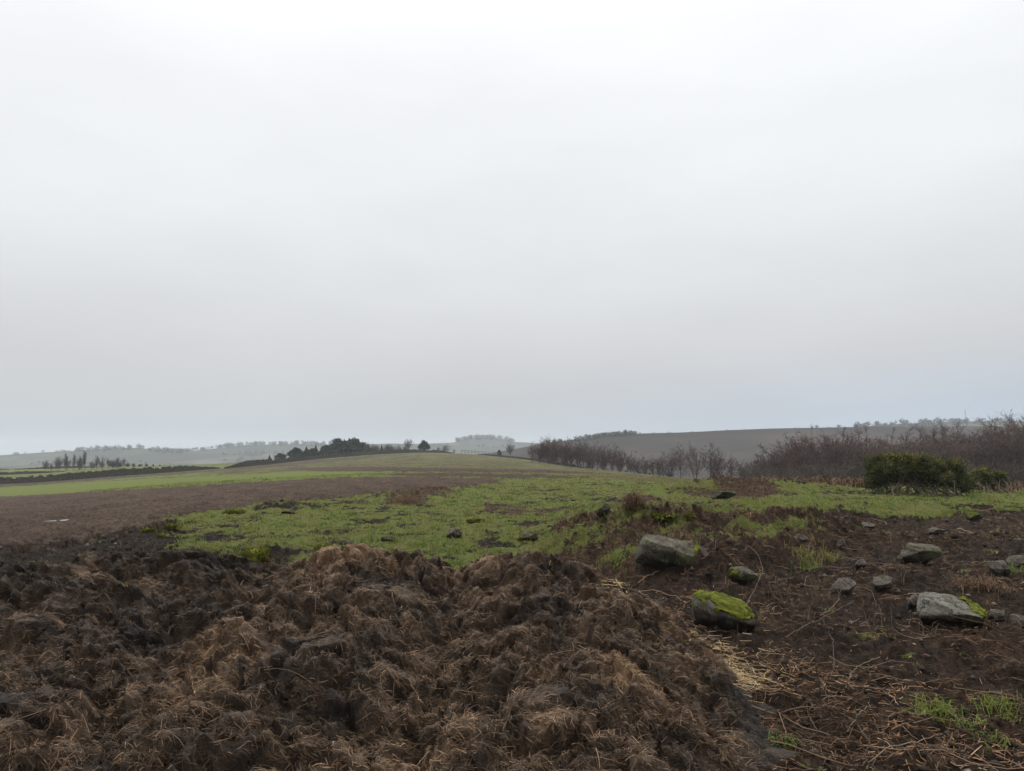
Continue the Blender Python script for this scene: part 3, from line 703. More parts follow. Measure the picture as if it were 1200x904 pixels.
place_stone('clod', 1134, 1154, 597, 613, 79, SD, 'dark rounded clod under green moss below the gorse', .9, (0, 0, 0), lambda x, y, h, n: n[:, 2] - .5, .15, 'clod')
place_stone('clod', 446, 464, 623, 636, 82, SD, 'dark lump of earth in the grass above the straw clump', .8, moss=lambda x, y, h, n: n[:, 2] - .9, cat='clod', rough=.12, hs=.5)
place_stone('clod', 402, 414, 631, 639, 85, SD, 'small dark clod in the grass left of the larger lump', .8, cat='clod', rough=.12, hs=.5)
place_stone('clod', 330, 345, 594, 603, 88, SD, 'dark clod on the ridge of rough grass by the ploughed field', .8, cat='clod', rough=.12, hs=.5)
place_stone('clod', 315, 322, 620, 627, 91, SD, 'tiny black clod in short grass at left', .8, cat='clod', rough=.12, hs=.5)
place_stone('peat_block', 833, 865, 572, 587, 94, SD, 'dark block of peat lying in the brown mound', .7, (0, 0, 8), lambda x, y, h, n: (n[:, 2] - 1.0), .1, 'peat block', flat=(0, 0, 1, .6))
place_stone('log_end', 699, 717, 592, 608, 97, SD, 'black tilted lump of wood at the edge of the dug bank', .6, (0, -25, 20), None, .1, 'log')
place_stone('clod', 668, 676, 582, 588, 99, SD, 'black clod alone in the bright grass before the birches', .8, cat='clod', rough=.12, hs=.5)

# moss cushions and tussocks in the grass
def cushion(px0, px1, py0, py1, label, seed):
    X, Y, Z = ground_hit((px0 + px1) / 2, py1, gz); W = (px1 - px0) / 900 * Y; H = (py1 - py0) / 900 * Y
    V, F = rock(W, W * .8, H * 1.35, seed, 3, 4, .34); fn = unit(V)
    fz, ff = mossfuzz(V[V[:, 2] > -.1 * H], fn[V[:, 2] > -.1 * H], 1800, W * .10, W * .014)
    l = fbm(V[:, 0] / W * 5, V[:, 1] / W * 5, V[:, 2] / W * 5, 3)
    tone = np.concatenate([np.clip(.35 + .5 * l + .3 * fn[:, 2], 0, 1), np.clip(np.repeat(R.normal(.55, .2, len(ff)), 3), 0, 1)])
    o = link('moss_cushion', mesh(np.vstack([V, fz]), np.vstack([F, ff + len(V)]), dict(tone=tone), True), MOSSM, label=label, category='moss')
    o.location = (X, Y + W * .3, Z - .15 * H)
for a in [(368,388,634,646,'round yellow green moss cushion behind the reddish straw clump',201),(282,312,637,658,'largest yellow green moss cushion at the left back of the heap',202),(162,178,617,624,'small moss cushion alone on the dark mud',203),
          (192,210,611,620,'moss cushion at the tip of the green strip by the mud',204),(262,288,597,602,'flat moss cushion on the far left ridge of grass',205),(183,196,623,630,'dull moss cushion on mud below the tip of the green strip',206),
          (548,566,607,612,'moss cushion beside a dark hollow in the middle of the grass',207),(757,812,603,607,'flat bright streak of moss above the largest slab stone',208)]: cushion(*a)

def tuft(px, py, wpx, hpx, label, seed, tone, n=60, name='grass_tuft'):
    X, Y, Z = ground_hit(px, py, gz); W = wpx / 900 * Y; H = hpx / 900 * Y
    x = X + R.normal(0, W * .22, n); y = Y + R.normal(0, W * .22, n)
    V, F4, F3, T = blades(x, y, gz(x, y), 3, H * .7, H * 1.3, .0004, 1.1, np.full(n, tone), .12)
    o = link(name, mesh(V - np.array([X, Y, Z]), [F4, F3], dict(tone=T)), GM, label=label, category='grass tuft'); o.location = (X, Y, Z)
for a in [(1098,836,52,22,'bright green grass tuft alone on the dark soil at lower right',1,.5,60),(1172,832,56,20,'long low grass tuft at the right edge of the soil',2,.48,50),(1166,872,22,14,'smallest green tuft, nearest on the soil at lower right',3,.55,24),
          (1142,852,26,14,'sparse yellow green tuft between two larger tufts',4,.42,24),(944,654,34,16,'yellow green tuft in front of a grey flake of stone',5,.3,50),(970,656,26,14,'yellow green tuft beside a pale upright stem',6,.33,34),
          (916,872,24,16,'green leafy tuft beside the dark foot of the heap',7,.75,26),(1022,748,22,10,'little green tuft among the dead stems',8,.5,20),(1188,672,24,12,'green tuft at the right edge above the mossy slab',9,.6,30),
          (945,668,30,10,'low green tuft between the rounded stone and the pinkish stone',10,.65,24),(1165,625,18,6,'light green tuft on dark soil under the gorse',11,.45,20),(724,660,18,24,'hanging green tuft in the dark hollow of the dug bank',12,.55,30)]: tuft(*a)

# standing and arching dead stems on the bank
STM = plain_noise_mat('dead_stem_dark', (.03, .02, .016), (.075, .05, .04), 30); STP = plain_noise_mat('dead_stem_pale', (.14, .105, .075), (.28, .22, .16), 30)
def stem(pts, r, mat, label, twigs=0, Y=None):
    X, Yb, Z = ground_hit(pts[0][0], pts[0][1], gz) if Y is None else (0, Y, 0)
    q = np.array([at(p[0], p[1], Yb + (p[2] if len(p) > 2 else 0)) for p in pts]); q[0, 2] -= .04
    t = np.linspace(0, 1, len(q)); tt = np.linspace(0, 1, 18)
    C = _cr(tt, t, q) if len(q) > 2 else q[0] + (q[1] - q[0]) * tt[:, None]
    C = C + R.normal(0, .004, C.shape)
    parts = [tubes(C[None], np.array([r]), np.array([.5]), .45, 5)]
    for i in range(twigs):
        j = R.integers(5, 17); d = unit(np.array([R.normal(0, 1), R.normal(0, 1), R.uniform(-.1, .8)])); L = .08 + .2 * R.random()
        P = C[j] + d * L * np.linspace(0, 1, 4)[:, None] + R.normal(0, .006, (4, 3)); P[0] = C[j]
        parts.append(tubes(P[None], np.array([r * .45]), np.array([.5]), .4, 4))
    v = join(parts); o0 = q[0].copy()
    o = link('dead_stalk', mesh(v[0] - o0, v[1], None, True), mat, label=label, category='stem'); o.location = o0
stem([(966,862), (962,820), (956,770), (950,720), (948,700)], .0045, STM, 'tall thin dark dead stem standing upright at lower right', 7)
stem([(868,716), (885,690), (893,668), (888,650), (876,640)], 0.0062, STP, 'thick pale stem arching over beside the rounded grey stone')
stem([(955,720), (975,712), (984,700), (985,688)], 0.0056, STP, 'pale hooked stem just below the pinkish stone')
stem([(986,808), (998,790), (1008,780), (1030,770)], 0.0050, STP, 'pale forked stem lying in the middle of the bank')
stem([(990,858), (1002,843), (1015,828)], 0.0050, STP, 'short straight pale stick lying near the bottom right')
stem([(962,664), (964,650), (966,634)], 0.0062, STP, 'short pale stem standing between two yellow green tufts')
stem([(957,664), (957,640), (953,622), (950,616)], .006, STM, 'dark twiggy stem beside the pale short stem', 4)
stem([(980,786), (977,765), (975,750), (970,738)], 0.0037, STP, 'thin pale curved stem left of the bank middle')
stem([(905,752), (940,735), (965,724), (1000,704)], 0.0031, STP, 'long thin pale stalk lying slantwise below the hooked stem')
stem([(1000,900), (1035,880), (1075,868), (1100,862)], 0.0043, STP, 'brown root-like stem along the bottom right edge')
stem([(690,690), (712,668), (728,655), (733,640)], .008, STM, 'dark crooked root in the dug hollow left of the largest slab')
stem([(698,683), (730,676), (760,667), (790,660)], .008, STM, 'dark root lying across the hollow in front of the largest slab')

# ------------------------------------------------------------------ trees
def grow(seed, H, spread, nlimb, upright, twigs, trunk_r=.09, tl=.38, tw=.010, multi=1):
    """bare winter tree: returns trunk segments and crown segments"""
    rg = np.random.default_rng(seed); T = []; C = []
    def branch(p, d, L, r, lev, out):
        n = 5 if lev < 2 else 3; pts = [p]; dd = d.copy()
        for i in range(n):
            dd = unit(dd + rg.normal(0, .14 if lev else .06, 3) + np.array([0, 0, .10 * upright])); p2 = pts[-1] + dd * L / n
            a, b = r * (1 - .75 * i / n), r * (1 - .75 * (i + 1) / n); out.append((pts[-1], p2, a, b)); pts.append(p2)
        return pts, dd
    for m in range(multi):
        ox = np.array([rg.normal(0, .12), rg.normal(0, .12), 0]) * (multi > 1)
        d0 = unit(np.array([rg.normal(0, .08 + .2 * (multi > 1)), rg.normal(0, .08 + .2 * (multi > 1)), 1]))
        pts, _ = branch(ox + np.array([0, 0, -.4]), d0, H * .95, trunk_r, 0, T)
        na = nlimb // multi
        for i in range(na):
            v = unit(rg.normal(0, 1, 3)) * rg.random() ** .33; v[2] = abs(v[2]) * 1.15 - .15 if rg.random() < .8 else v[2]
            q = pts[3] * .55 + pts[2] * .45; top = np.array([q[0], q[1], H * (tl + (1 - tl) * .42)]) + v * np.array([spread, spread, H * (1 - tl) * .60])
            top[2] = max(top[2], H * tl * .8)
            f = np.clip(.05 + .62 * top[2] / H * (.7 + .5 * rg.random()) - .12, .08, .93); k = min(int(f * 5), 4); gk = f * 5 - k
            p = pts[k] * (1 - gk) + pts[k + 1] * gk; c = (p + top) / 2 + np.array([0, 0, -.12 * H * rg.random()]) + (top - p) * np.array([.12, .12, 0])
            tt = np.linspace(0, 1, 6)[:, None]; B = p * (1 - tt) ** 2 + 2 * c * tt * (1 - tt) + top * tt ** 2 + rg.normal(0, .045, (6, 3)) * (tt > 0)
            r0 = trunk_r * (.22 + .22 * rg.random()) * (1.15 - f)
            for j in range(5): C.append((B[j], B[j + 1], r0 * (1 - .17 * j), r0 * (1 - .17 * (j + 1))))
            dl = unit(B[5] - B[3])
            for t in range(10):
                p3 = B[5] + (B[4] - B[5]) * rg.random(); d3 = unit(dl + rg.normal(0, .7, 3)); L3 = (.15 + .4 * rg.random()) * H / 7; C.append((p3, p3 + d3 * L3, tw, tw * .5))
            for j in range(4):
                s0 = B[rg.integers(2, 6)]; d2 = unit(dl + rg.normal(0, .75, 3) + np.array([0, 0, .3 * upright])); L2 = spread * (.22 + .3 * rg.random()); m2 = s0 + d2 * L2 * .5 + rg.normal(0, .04, 3); e2 = s0 + d2 * L2
                C.append((s0, m2, r0 * .38, r0 * .28)); C.append((m2, e2, r0 * .28, r0 * .14))
                for t in range(twigs):
                    u = rg.random(); p3 = s0 * (1 - u) + e2 * u; d3 = unit(d2 + rg.normal(0, .8, 3) + np.array([0, 0, .35 * upright])); L3 = (.2 + .5 * rg.random()) * H / 7
                    m3 = p3 + d3 * L3 * .5; e3 = m3 + unit(d3 + rg.normal(0, .4, 3)) * L3 * .5
                    C.append((p3, m3, tw, tw * .8)); C.append((m3, e3, tw * .8, tw * .5))
    return T, C

def seg_mesh(S, sides, tone=None):
    P0 = np.array([s[0] for s in S]); P1 = np.array([s[1] for s in S]); r0 = np.array([s[2] for s in S]); r1 = np.array([s[3] for s in S])
    V, F = segs(P0, P1, r0, r1, sides); return mesh(V, F)

def twig_mat(name, c1, c2, var=.25):
    t = NT(name, .9, .15); r = t.rnd(); n = t.noise(1.2, 3, .6, t.obj)
    col = t.ramp(n, [(.35, c1), (.65, c2)])
    h = t.n.new('ShaderNodeHueSaturation'); t.l.new(col, h.inputs['Color']); h.inputs['Fac'].default_value = 1
    t.put(h.inputs['Value'], t.math('ADD', 1 - var, t.math('MULTIPLY', r, 2 * var))); t.put(h.inputs['Hue'], t.math('ADD', .485, t.math('MULTIPLY', r, .03)))
    t.color(h.outputs[0]); return t.m
BARK = twig_mat('birch_bark', (.05, .045, .04), (.16, .145, .13)); TWP = twig_mat('birch_twigs_purple', (.066, .045, .040), (.125, .084, .073)); TWG = twig_mat('bare_twigs_grey', (.05, .042, .034), (.085, .068, .055))
PR = {}
for i in range(5): PR['birch', i] = grow(100 + i, 7, 1.75 + .12 * i, 40, .8, 11, .085, .16 + .03 * (i % 3), .0095) if i < 3 else grow(100 + i, 7, 2.3, 48, .6, 11, .10, .14, .0095, 2)
for i in range(2): PR['bush', i] = grow(130 + i, 3.2, 1.7, 42, .5, 9, .05, .02, .010, 3)
for i in range(2): PR['tall', i] = grow(140 + i, 9, 1.25, 30, 1.1, 8, .14, .30, .022)
for i in range(2): PR['round', i] = grow(150 + i, 6, 2.2, 36, .5, 9, .12, .28, .018)
PM = {k: (seg_mesh(v[0], 6), seg_mesh(v[1], 3)) for k, v in PR.items()}
PH = {k: float(np.quantile([s[1][2] for s in v[1]], .9965)) for k, v in PR.items()}

def tree(kind, i, px, ytop, Y, name, label, group=None, cat='tree', crown=TWP, base=None, wide=1.0):
    x = (px - 600) / 900 * (Y * cP + 0); z = float(base_z(np.array([x]), np.array([float(Y)]))[0])
    h = at(px, ytop, Y)[2] - z
    s = h / PH[kind, i]
    if s <= 0: return
    o = bpy.data.objects.new(name, None); COL.objects.link(o); o.empty_display_size = .5
    o.location = (x, Y, z); o.scale = (s * wide, s * wide, s); o.rotation_euler = (0, 0, R.random() * 6.28)
    o['label'] = label; o['category'] = cat
    if group: o['group'] = group
    tm, cm = PM[kind, i]
    for nm, me, mt in (('trunk', tm, BARK), ('crown', cm, crown)):
        c = bpy.data.objects.new(nm, me); COL.objects.link(c); c.parent = o
        if not me.materials: me.materials.append(mt)
        c.material_slots[0].link = 'OBJECT'; c.material_slots[0].material = mt
    return o

# line of birches along the right edge of the far field
LB = 'bare birch in the line along the dip of the far field'; GB = 'birches lining the far field edge'
row = [(624,519,152,.9,None),(716,529,150,1,None),(725,533,150,1,None),(745,540,140,1,None),(757,541,140,1,None),(632,514,150,1.25,'leftmost bare birch of the field edge line, with leaning open crown'),(643,512,150,1.0,None),(652,515,147,.9,None),(660,515,146,.9,None),(669,515,145,1,None),(678,517,143,.95,None),(684,518,140,.9,None),(692,519,140,1,None),(700,521,138,.9,None),
       (708,522,136,.9,None),(718,520,134,.9,'slim birch with the dark top in the middle of the field edge line'),(727,527,132,.9,None),(735,530,132,.9,None),(766,536,126,1,None),(776,531,125,1,None),(786,528,124,1,None),(797,522,122,.95,None),(648,520,160,1,None),(665,521,158,1,None),(690,524,150,1,None),(705,527,150,1,None)]
for j, (px, yt, Y, w, lb) in enumerate(row): tree('birch', j % 5, px, yt - 1.5, Y, 'birch_tree', lb or LB, GB if not lb else None, wide=w * 1.3)
for k in range(20):
    px = 626 + 150 * R.random(); tree('birch', R.integers(0, 5), px, np.interp(px, [624, 660, 700, 735, 790], [516, 518, 523, 533, 533]) + 2 + 7 * R.random(), np.interp(px, [620, 790], [158, 128]) + 14 * R.random(), 'birch_tree', LB, GB, wide=1.1 + .6 * R.random())
for k in range(16):
    px = 628 + 170 * R.random(); Y = np.interp(px, [620, 790], [150, 122]) + 4 * R.random(); tree('bush', R.integers(0, 2), px, np.interp(px, [620, 700, 790], [538, 545, 553]) + 4 * R.random(), Y, 'bare_bush', 'low bush under the birches of the far field edge', 'bushes under the field edge birches', 'bush', TWG, wide=1.4)
tree('bush', 0, 750, 533, 126, 'bare_bush', 'round dark bush in a gap of the birch line', None, 'bush', TWG, wide=1.0)
tree('birch', 3, 814, 520, 112, 'birch_tree', 'broad domed birch standing where the field edge dips lowest, left one of the pair', None, wide=1.0)
tree('birch', 4, 832, 519, 112, 'birch_tree', 'broad domed birch standing where the field edge dips lowest, right one of the pair', None, wide=1.05)
tree('birch', 0, 843, 527, 118, 'birch_tree', 'narrow birch close against the right domed birch', None, wide=1.2)
tree('birch', 1, 856, 533, 116, 'birch_tree', 'small thin birch alone in the gap before the wood', None, wide=1.0)
tree('birch', 2, 873, 541, 118, 'birch_tree', 'lowest spindly birch at the left tip of the wood', None, wide=1.1)

# the wood behind the bank on the right
GW = 'bare trees of the wood behind the bank'; LW = 'bare purple brown tree crowded in the wood behind the bank'
tops = [(885,538),(897,530),(905,523),(920,519),(936,513),(955,505),(972,508),(985,513),(1000,507),(1015,503),(1030,509),(1045,515),(1058,512),(1075,505),(1092,500),(1108,501),(1116,498),(1130,505),(1146,504),(1160,501),(1171,495),(1184,490),(1197,488),(1212,486),(1230,484),(1250,480),(1275,478),(1300,480)]
for px, yt in tops:
    lb = {955: 'tallest wide bare tree at the left of the wood, above the red bracken', 1116: 'pointed bare tree rising above the wood right of the gorse'}.get(px)
    tree('birch', R.integers(0, 5), px, yt - 2.5, 84 + R.random() * 14, 'birch_tree', lb or LW, None if lb else GW, wide=1.35 + .4 * R.random())
for k in range(44):
    px = 880 + 420 * R.random(); yt = np.interp(px, [t[0] for t in tops], [t[1] for t in tops]) + 3 + 14 * R.random()
    tree('birch', R.integers(0, 5), px, yt, 74 + R.random() * 45, 'birch_tree', LW, GW, wide=1.3 + .5 * R.random())
for k in range(34):
    px = 868 + 440 * R.random(); Y = 60 + 26 * R.random(); yt = 536 + 12 * R.random()
    tree('bush', R.integers(0, 2), px, yt, Y, 'bare_bush', 'low tangled bare bush at the foot of the wood', 'undergrowth bushes of the wood', 'bush', TWG, wide=1.5)

# far left group beyond the wall
lefts = [('round',54,539,260,.8,'round headed little tree at the left end of the far clump'),('round',61,541,260,.6,None),('round',70,535,262,.9,None),('tall',79,531,262,1,None),('tall',86,532,262,.7,'tall thin pole-like tree in the far left clump'),('round',94,533,262,1,None),('tall',101.5,528,262,.8,'tallest narrow tree of the far left clump'),('round',108,539,262,.8,None),('tall',114,534,262,1,None),('round',121,535,262,1,None),('round',129,539,265,1,None),('round',138,540,265,1,None),('tall',146,537,270,.9,None)]
for j, (k, px, yt, Y, w, lb) in enumerate(lefts): tree(k, j % 2, px, yt, Y, 'bare_tree', lb or 'grey bare tree in the far clump beyond the left wall', 'far left clump of trees', crown=TWG, wide=w)
for j, px in enumerate(range(150, 206, 8)): tree('round', j % 2, px, 541 + .11 * (px - 150) + 2 * R.random(), 275, 'bare_tree', 'low bare tree mixed with the dark conifers past the left wall', 'scrubby trees beside the left conifers', crown=TWG, wide=1.4)

for j in range(14): tree(('round', 'tall')[j % 2], (j // 2) % 2, 64 + 84 * R.random(), 536 + 6 * R.random(), 264 + 14 * R.random(), 'bare_tree', 'grey bare tree in the far clump beyond the left wall', 'far left clump of trees', crown=TWG, wide=.9 + .4 * R.random())
# conifers
def conifer(seed, H, Rb, n):
    rg = np.random.default_rng(seed); f = rg.random(n) ** .75; a = rg.random(n) * 6.28
    tier = .62 + .38 * np.abs(np.sin(f * 26 + a * .5)); lob = .75 + .35 * np.sin(a * 3 + seed + f * 9)
    r = Rb * (1 - f) ** 1.15 * tier * lob * (.35 + .65 * rg.random(n) ** .5) + .05
    c = np.stack([np.cos(a) * r, np.sin(a) * r, H * (.06 + .94 * f) - .25 * r], 1)
    d = unit(np.stack([np.cos(a), np.sin(a), -.1 + rg.normal(0, .3, n)], 1)); s = unit(np.cross(d, rg.normal(0, 1, (n, 3))))
    L = (.35 + .45 * rg.random(n)) * H / 8 * (.22 + .9 * (1 - f)); d = unit(d + np.array([0, 0, 1.]) * (f ** 3)[:, None] * 1.5); w = L * .3 + .03
    V = np.stack([c - s * w[:, None], c + s * w[:, None], c + d * L[:, None]], 1).reshape(-1, 3)
    return mesh(V, np.arange(3 * n).reshape(-1, 3))
def pine_round(seed, H, Rb, n):
    rg = np.random.default_rng(seed); cs = unit(rg.normal(0, 1, (40, 3))) * rg.random((40, 1)) ** .4 * np.array([Rb * .8, Rb * .8, H * .36]); cs[:, :2] *= (1.05 - .5 * np.clip(cs[:, 2:] / (H * .36), -.6, 1)); cs = cs + np.array([0, 0, H * .5]); k = rg.integers(0, 40, n)
    c = cs[k] + unit(rg.normal(0, 1, (n, 3))) * (Rb * .27 * rg.random(n) ** .4)[:, None]; d = unit(rg.normal(0, 1, (n, 3)) + np.array([0, 0, .6])); s = unit(np.cross(d, rg.normal(0, 1, (n, 3))))
    L = .5 + .4 * rg.random(n); V = np.stack([c - s * .16, c + s * .16, c + d * L[:, None]], 1).reshape(-1, 3)
    return mesh(V, np.arange(3 * n).reshape(-1, 3))
NEED = twig_mat('conifer_needles', (.012, .022, .012), (.03, .045, .022)); 
trunkm = seg_mesh([(np.array([0, 0, -.5]), np.array([0, 0, 4.]), .14, .1), (np.array([0, 0, 4.]), np.array([0, 0, 7.4]), .1, .03)], 6)
for i in range(3): PM['con', i] = (trunkm, conifer(300 + i, 8, 1.9, 2600)); PH['con', i] = 8
for i in range(2): PM['pine', i] = (trunkm, pine_round(320 + i, 8, 3.6, 4200)); PH['pine', i] = 7.4
cons = [(316,536),(321,538),(329,533.5),(334,536),(340,533),(347,528),(352,531),(359,525.5),(364,528),(370,524),(376,524),(382,525),(388,523),(394,516),(399,517),(403,516),(409,515),(415,517),(420,517)]
for j, (px, yt) in enumerate(cons): tree(('con', 'con', 'pine')[j % 3], j % 2, px, yt - .5 + R.normal(0, 1.8), 268 + .35 * (px - 316) + 6 * R.random(), 'conifer_tree', 'dark young conifer in the copse behind the stone wall', 'conifers of the copse behind the wall', crown=NEED, wide=1.5 + .6 * R.random())
for j in range(42):
    px = 322 + 112 * R.random(); yt = np.interp(px, [c[0] for c in cons], [c[1] for c in cons]) + 2 + 7 * R.random()
    tree(('con', 'pine')[j % 2], (j // 2) % 2, px, yt + (j % 2), 285 + .35 * (px - 316) + 12 * R.random(), 'conifer_tree', 'dark young conifer in the copse behind the stone wall', 'conifers of the copse behind the wall', crown=NEED, wide=1.5 + .7 * R.random())
for j, (px, yt) in enumerate([(429,518),(435,520),(441,521),(456,524),(462,526),(469,524),(474,523)]): tree('round', j % 2, px, yt, 312, 'bare_tree', 'small brown bare tree between the conifer copse and the dark pine', 'brown trees right of the copse', crown=TWP, wide=.9)
tree('con', 1, 447, 521, 312, 'conifer_tree', 'single dark conifer among the small brown trees on the crest', None, crown=NEED, wide=1.2)
tree('round', 0, 478.5, 514, 312, 'bare_tree', 'rusty brown tree just left of the dark round pine', None, crown=TWP, wide=.85)
tree('pine', 0, 496.5, 516, 308, 'pine_tree', 'dark round evergreen pine on the crest of the field', None, crown=NEED, wide=1.0)
tree('round', 1, 513, 523, 312, 'bare_tree', 'low brown tree with wide crown, left of the crest bush', None, crown=TWP, wide=.9)
tree('bush', 1, 521, 520, 312, 'bare_bush', 'domed brown bush on the crest right of the dark pine', None, 'bush', TWP, wide=1.1)
tree('bush', 0, 532, 526, 312, 'bare_bush', 'small low bush beside the crest fence', None, 'bush', TWG, wide=.7)
tree('pine', 1, 585, 527.5, 285, 'evergreen_bush', 'small dark bush on the shoulder right of the fence', None, 'bush', NEED, wide=.8)
tree('round', 0, 598, 519.5, 285, 'bare_tree', 'lone thin bare tree on the shoulder right of the crest fence', None, crown=TWG, wide=.9)
for j, px in enumerate([133,141,150,157,164,172,180,188]): tree('pine', j % 2, px, 541 + .06 * (px - 133) + 1.5 * R.random(), 290, 'conifer_tree', 'dark round conifer in the low copse beyond the left wall', 'conifers of the low copse far left', crown=NEED, wide=1.1)
for j, px in enumerate([590,597,604,611,617]): tree('bush', j % 2, px, 535 + 1.1 * (j), 255, 'bare_bush', 'dark low scrub bush on the bank left of the birches', 'scrub on the bank left of the birches', 'bush', TWG, wide=1.6)

for j in range(16): tree(('round', 'birch')[j % 2], (j // 2) % 2, 424 + 54 * R.random(), 520 + 5 * R.random(), 314 + 8 * R.random(), 'bare_tree', 'small brown bare tree between the conifer copse and the dark pine', 'brown trees right of the copse', crown=(TWP, TWG)[j % 2], wide=1.2)
# gorse bushes
def gorse(name, px0, px1, py0, py1, label, seed, lobes, flowers, n):
    rg = np.random.default_rng(seed); X, Y, Z = ground_hit((px0 + px1) / 2, py1 - 1, gz)
    W = (px1 - px0) / 900 * Y; H = (py1 - py0) / 900 * Y
    root = bpy.data.objects.new(name, None); COL.objects.link(root); root.location = (X, Y + .6, Z); root['label'] = label; root['category'] = 'gorse'
    u = rg.uniform(-.41, .41, lobes); c = np.stack([u * W, rg.normal(0, W * .09, lobes), H * (.18 + .66 * rg.random(lobes) ** .7) * np.interp(u, [-.5, -.28, .1, .35, .5], [.75, 1.12, 1.0, .85, .6])], 1); rr = H * (.09 + .13 * rg.random(lobes) ** 1.5)
    k = rg.integers(0, lobes, n); dirv = unit(rg.normal(0, 1, (n, 3)) + np.array([0, 0, .25])); p = c[k] + dirv * (rr[k] * rg.random(n) ** .35 * (.72 + 1.0 * rg.random(n) ** 5))[:, None] * np.array([1.25, 1, .9])
    p[:, 2] = np.maximum(p[:, 2], .05 + .1 * rg.random(n))
    d = unit(dirv + rg.normal(0, .5, (n, 3)) + np.array([0, 0, .5])); s = unit(np.cross(d, rg.normal(0, 1, (n, 3)))); L = .09 + .13 * rg.random(n)
    V = np.stack([p - s * .016, p + s * .016, p + d * L[:, None]], 1).reshape(-1, 3)
    tone = np.clip(.42 + .5 * fbm(p[:, 0] * 3.5, p[:, 1] * 3.5, p[:, 2] * 3.5, 2) + .22 * dirv[:, 2] + rg.normal(0, .14, n), 0, 1)
    link('foliage', mesh(V, np.arange(3 * n).reshape(-1, 3), dict(tone=np.repeat(tone, 3))), tone_mat('gorse_spines', [(0, (.014, .018, .007)), (.42, (.052, .06, .019)), (.72, (.13, .128, .04)), (1, (.21, .18, .065))], .8, .2), root)
    S = []
    for i in range(max(6, lobes)):
        a = np.array([rg.uniform(-.4, .4) * W, rg.normal(-.2, .25), -.1]); e = c[rg.integers(0, lobes)]; e = a + (e - a) * np.array([.45, .8, .95])
        m = (a + e) / 2 + rg.normal(0, .08, 3); S += [(a, m, .022, .016), (m, e, .016, .006)]
    link('stems', seg_mesh(S, 5), plain_noise_mat('gorse_stem', (.07, .055, .04), (.19, .155, .115), 14), root)
    if flowers:
        kf = []
        for fu, cnt in flowers:
            q = p[(np.abs(p[:, 0] / W - fu) < .05) & (p[:, 2] > np.quantile(p[np.abs(p[:, 0] / W - fu) < .05][:, 2], .72))]
            kf.append(q[rg.integers(0, len(q), cnt)])
        q = np.concatenate(kf); m = len(q); q = q + np.array([0, -.03, .05]) + rg.normal(0, .03, (m, 3))
        o = rg.normal(0, 1, (m, 4, 3)); V = q[:, None] + unit(o) * .022
        F = (np.arange(m)[:, None, None] * 4 + np.array([[0, 1, 2], [0, 2, 3], [0, 3, 1], [1, 3, 2]])[None]).reshape(-1, 3)
        link('flowers', mesh(V.reshape(-1, 3), F), plain_noise_mat('gorse_flower', (.36, .25, .02), (.55, .42, .04), 9, .7), root, kind='stuff')
    return root
gorse('gorse_bush', 1022, 1150, 535, 582, 'big dark green gorse bush with yellow flowers on the bank', 401, 90, [(-.22, 420), (-.28, 260), (-.14, 200), (.1, 60), (.2, 90), (.32, 110), (.0, 40)], 46000)
gorse('gorse_bush', 1150, 1196, 551, 579, 'straggly small gorse bush with a few flowers right of the big one', 402, 22, [(-.2, 110), (.3, 70)], 3200)

# reddish bracken standing along the lip of the bank
def bracken_fringe():
    n = 5200; px = np.concatenate([R.uniform(885, 1020, n - 900), R.uniform(1130, 1300, 900)]); Y = R.uniform(31, 46, n); x = (px - 600) / 900 * Y
    q = R.random(n) < np.clip(.25 + 1.5 * fbm(x * .8, Y * .8, 77., 3), 0, 1); px, Y, x = px[q], Y[q], x[q]
    V, F4, F3, T = blades(x, Y, gz(x, Y), 5, .12, .62, .0006, 1.3, np.clip(.5 + .5 * fbm(x * .5, Y * .5, 7., 2), 0, 1), .2)
    link('dead_bracken', mesh(V, [F4, F3], dict(tone=T)), tone_mat('dead_bracken_frond', [(0, (.035, .023, .017)), (.5, (.105, .062, .038)), (1, (.20, .13, .08))], .9, .1), kind='stuff',
         label='rusty dead bracken standing along the lip of the bank before the wood', category='bracken')
bracken_fringe()
def fern_clump(px, py, w, h, label, seed, n=420):
    X, Y, Z = ground_hit(px, py, gz); W = w / 900 * Y; H = h / 900 * Y
    x = R.normal(0, W * .22, n); y = R.normal(0, W * .2, n); z = np.abs(R.normal(0, H * .35, n)) * np.exp(-(x / W * 2.2) ** 2)
    V, F4, F3, T = blades(x, y, z, 3, H * .25, H * .55, .0, 1.6, np.full(n, .55), .25)
    o = link('dead_fern', mesh(V, [F4, F3], dict(tone=T)), bpy.data.materials['dead_bracken_frond'], label=label, category='fern'); o.location = (X, Y, Z)
    s = np.zeros(0)
fern_clump(744, 598, 26, 24, 'rust brown clump of dead fern on top of the dug bank', 1)
fern_clump(795, 640, 40, 20, 'reddish dead fern draped behind the largest slab stone', 2, 300)
fern_clump(478, 590, 50, 10, 'low patch of rusty dead fern in the middle grass', 3, 500)
fern_clump(1150, 690, 60, 20, 'orange brown dead fern fragments above the mossy slab', 4, 260)

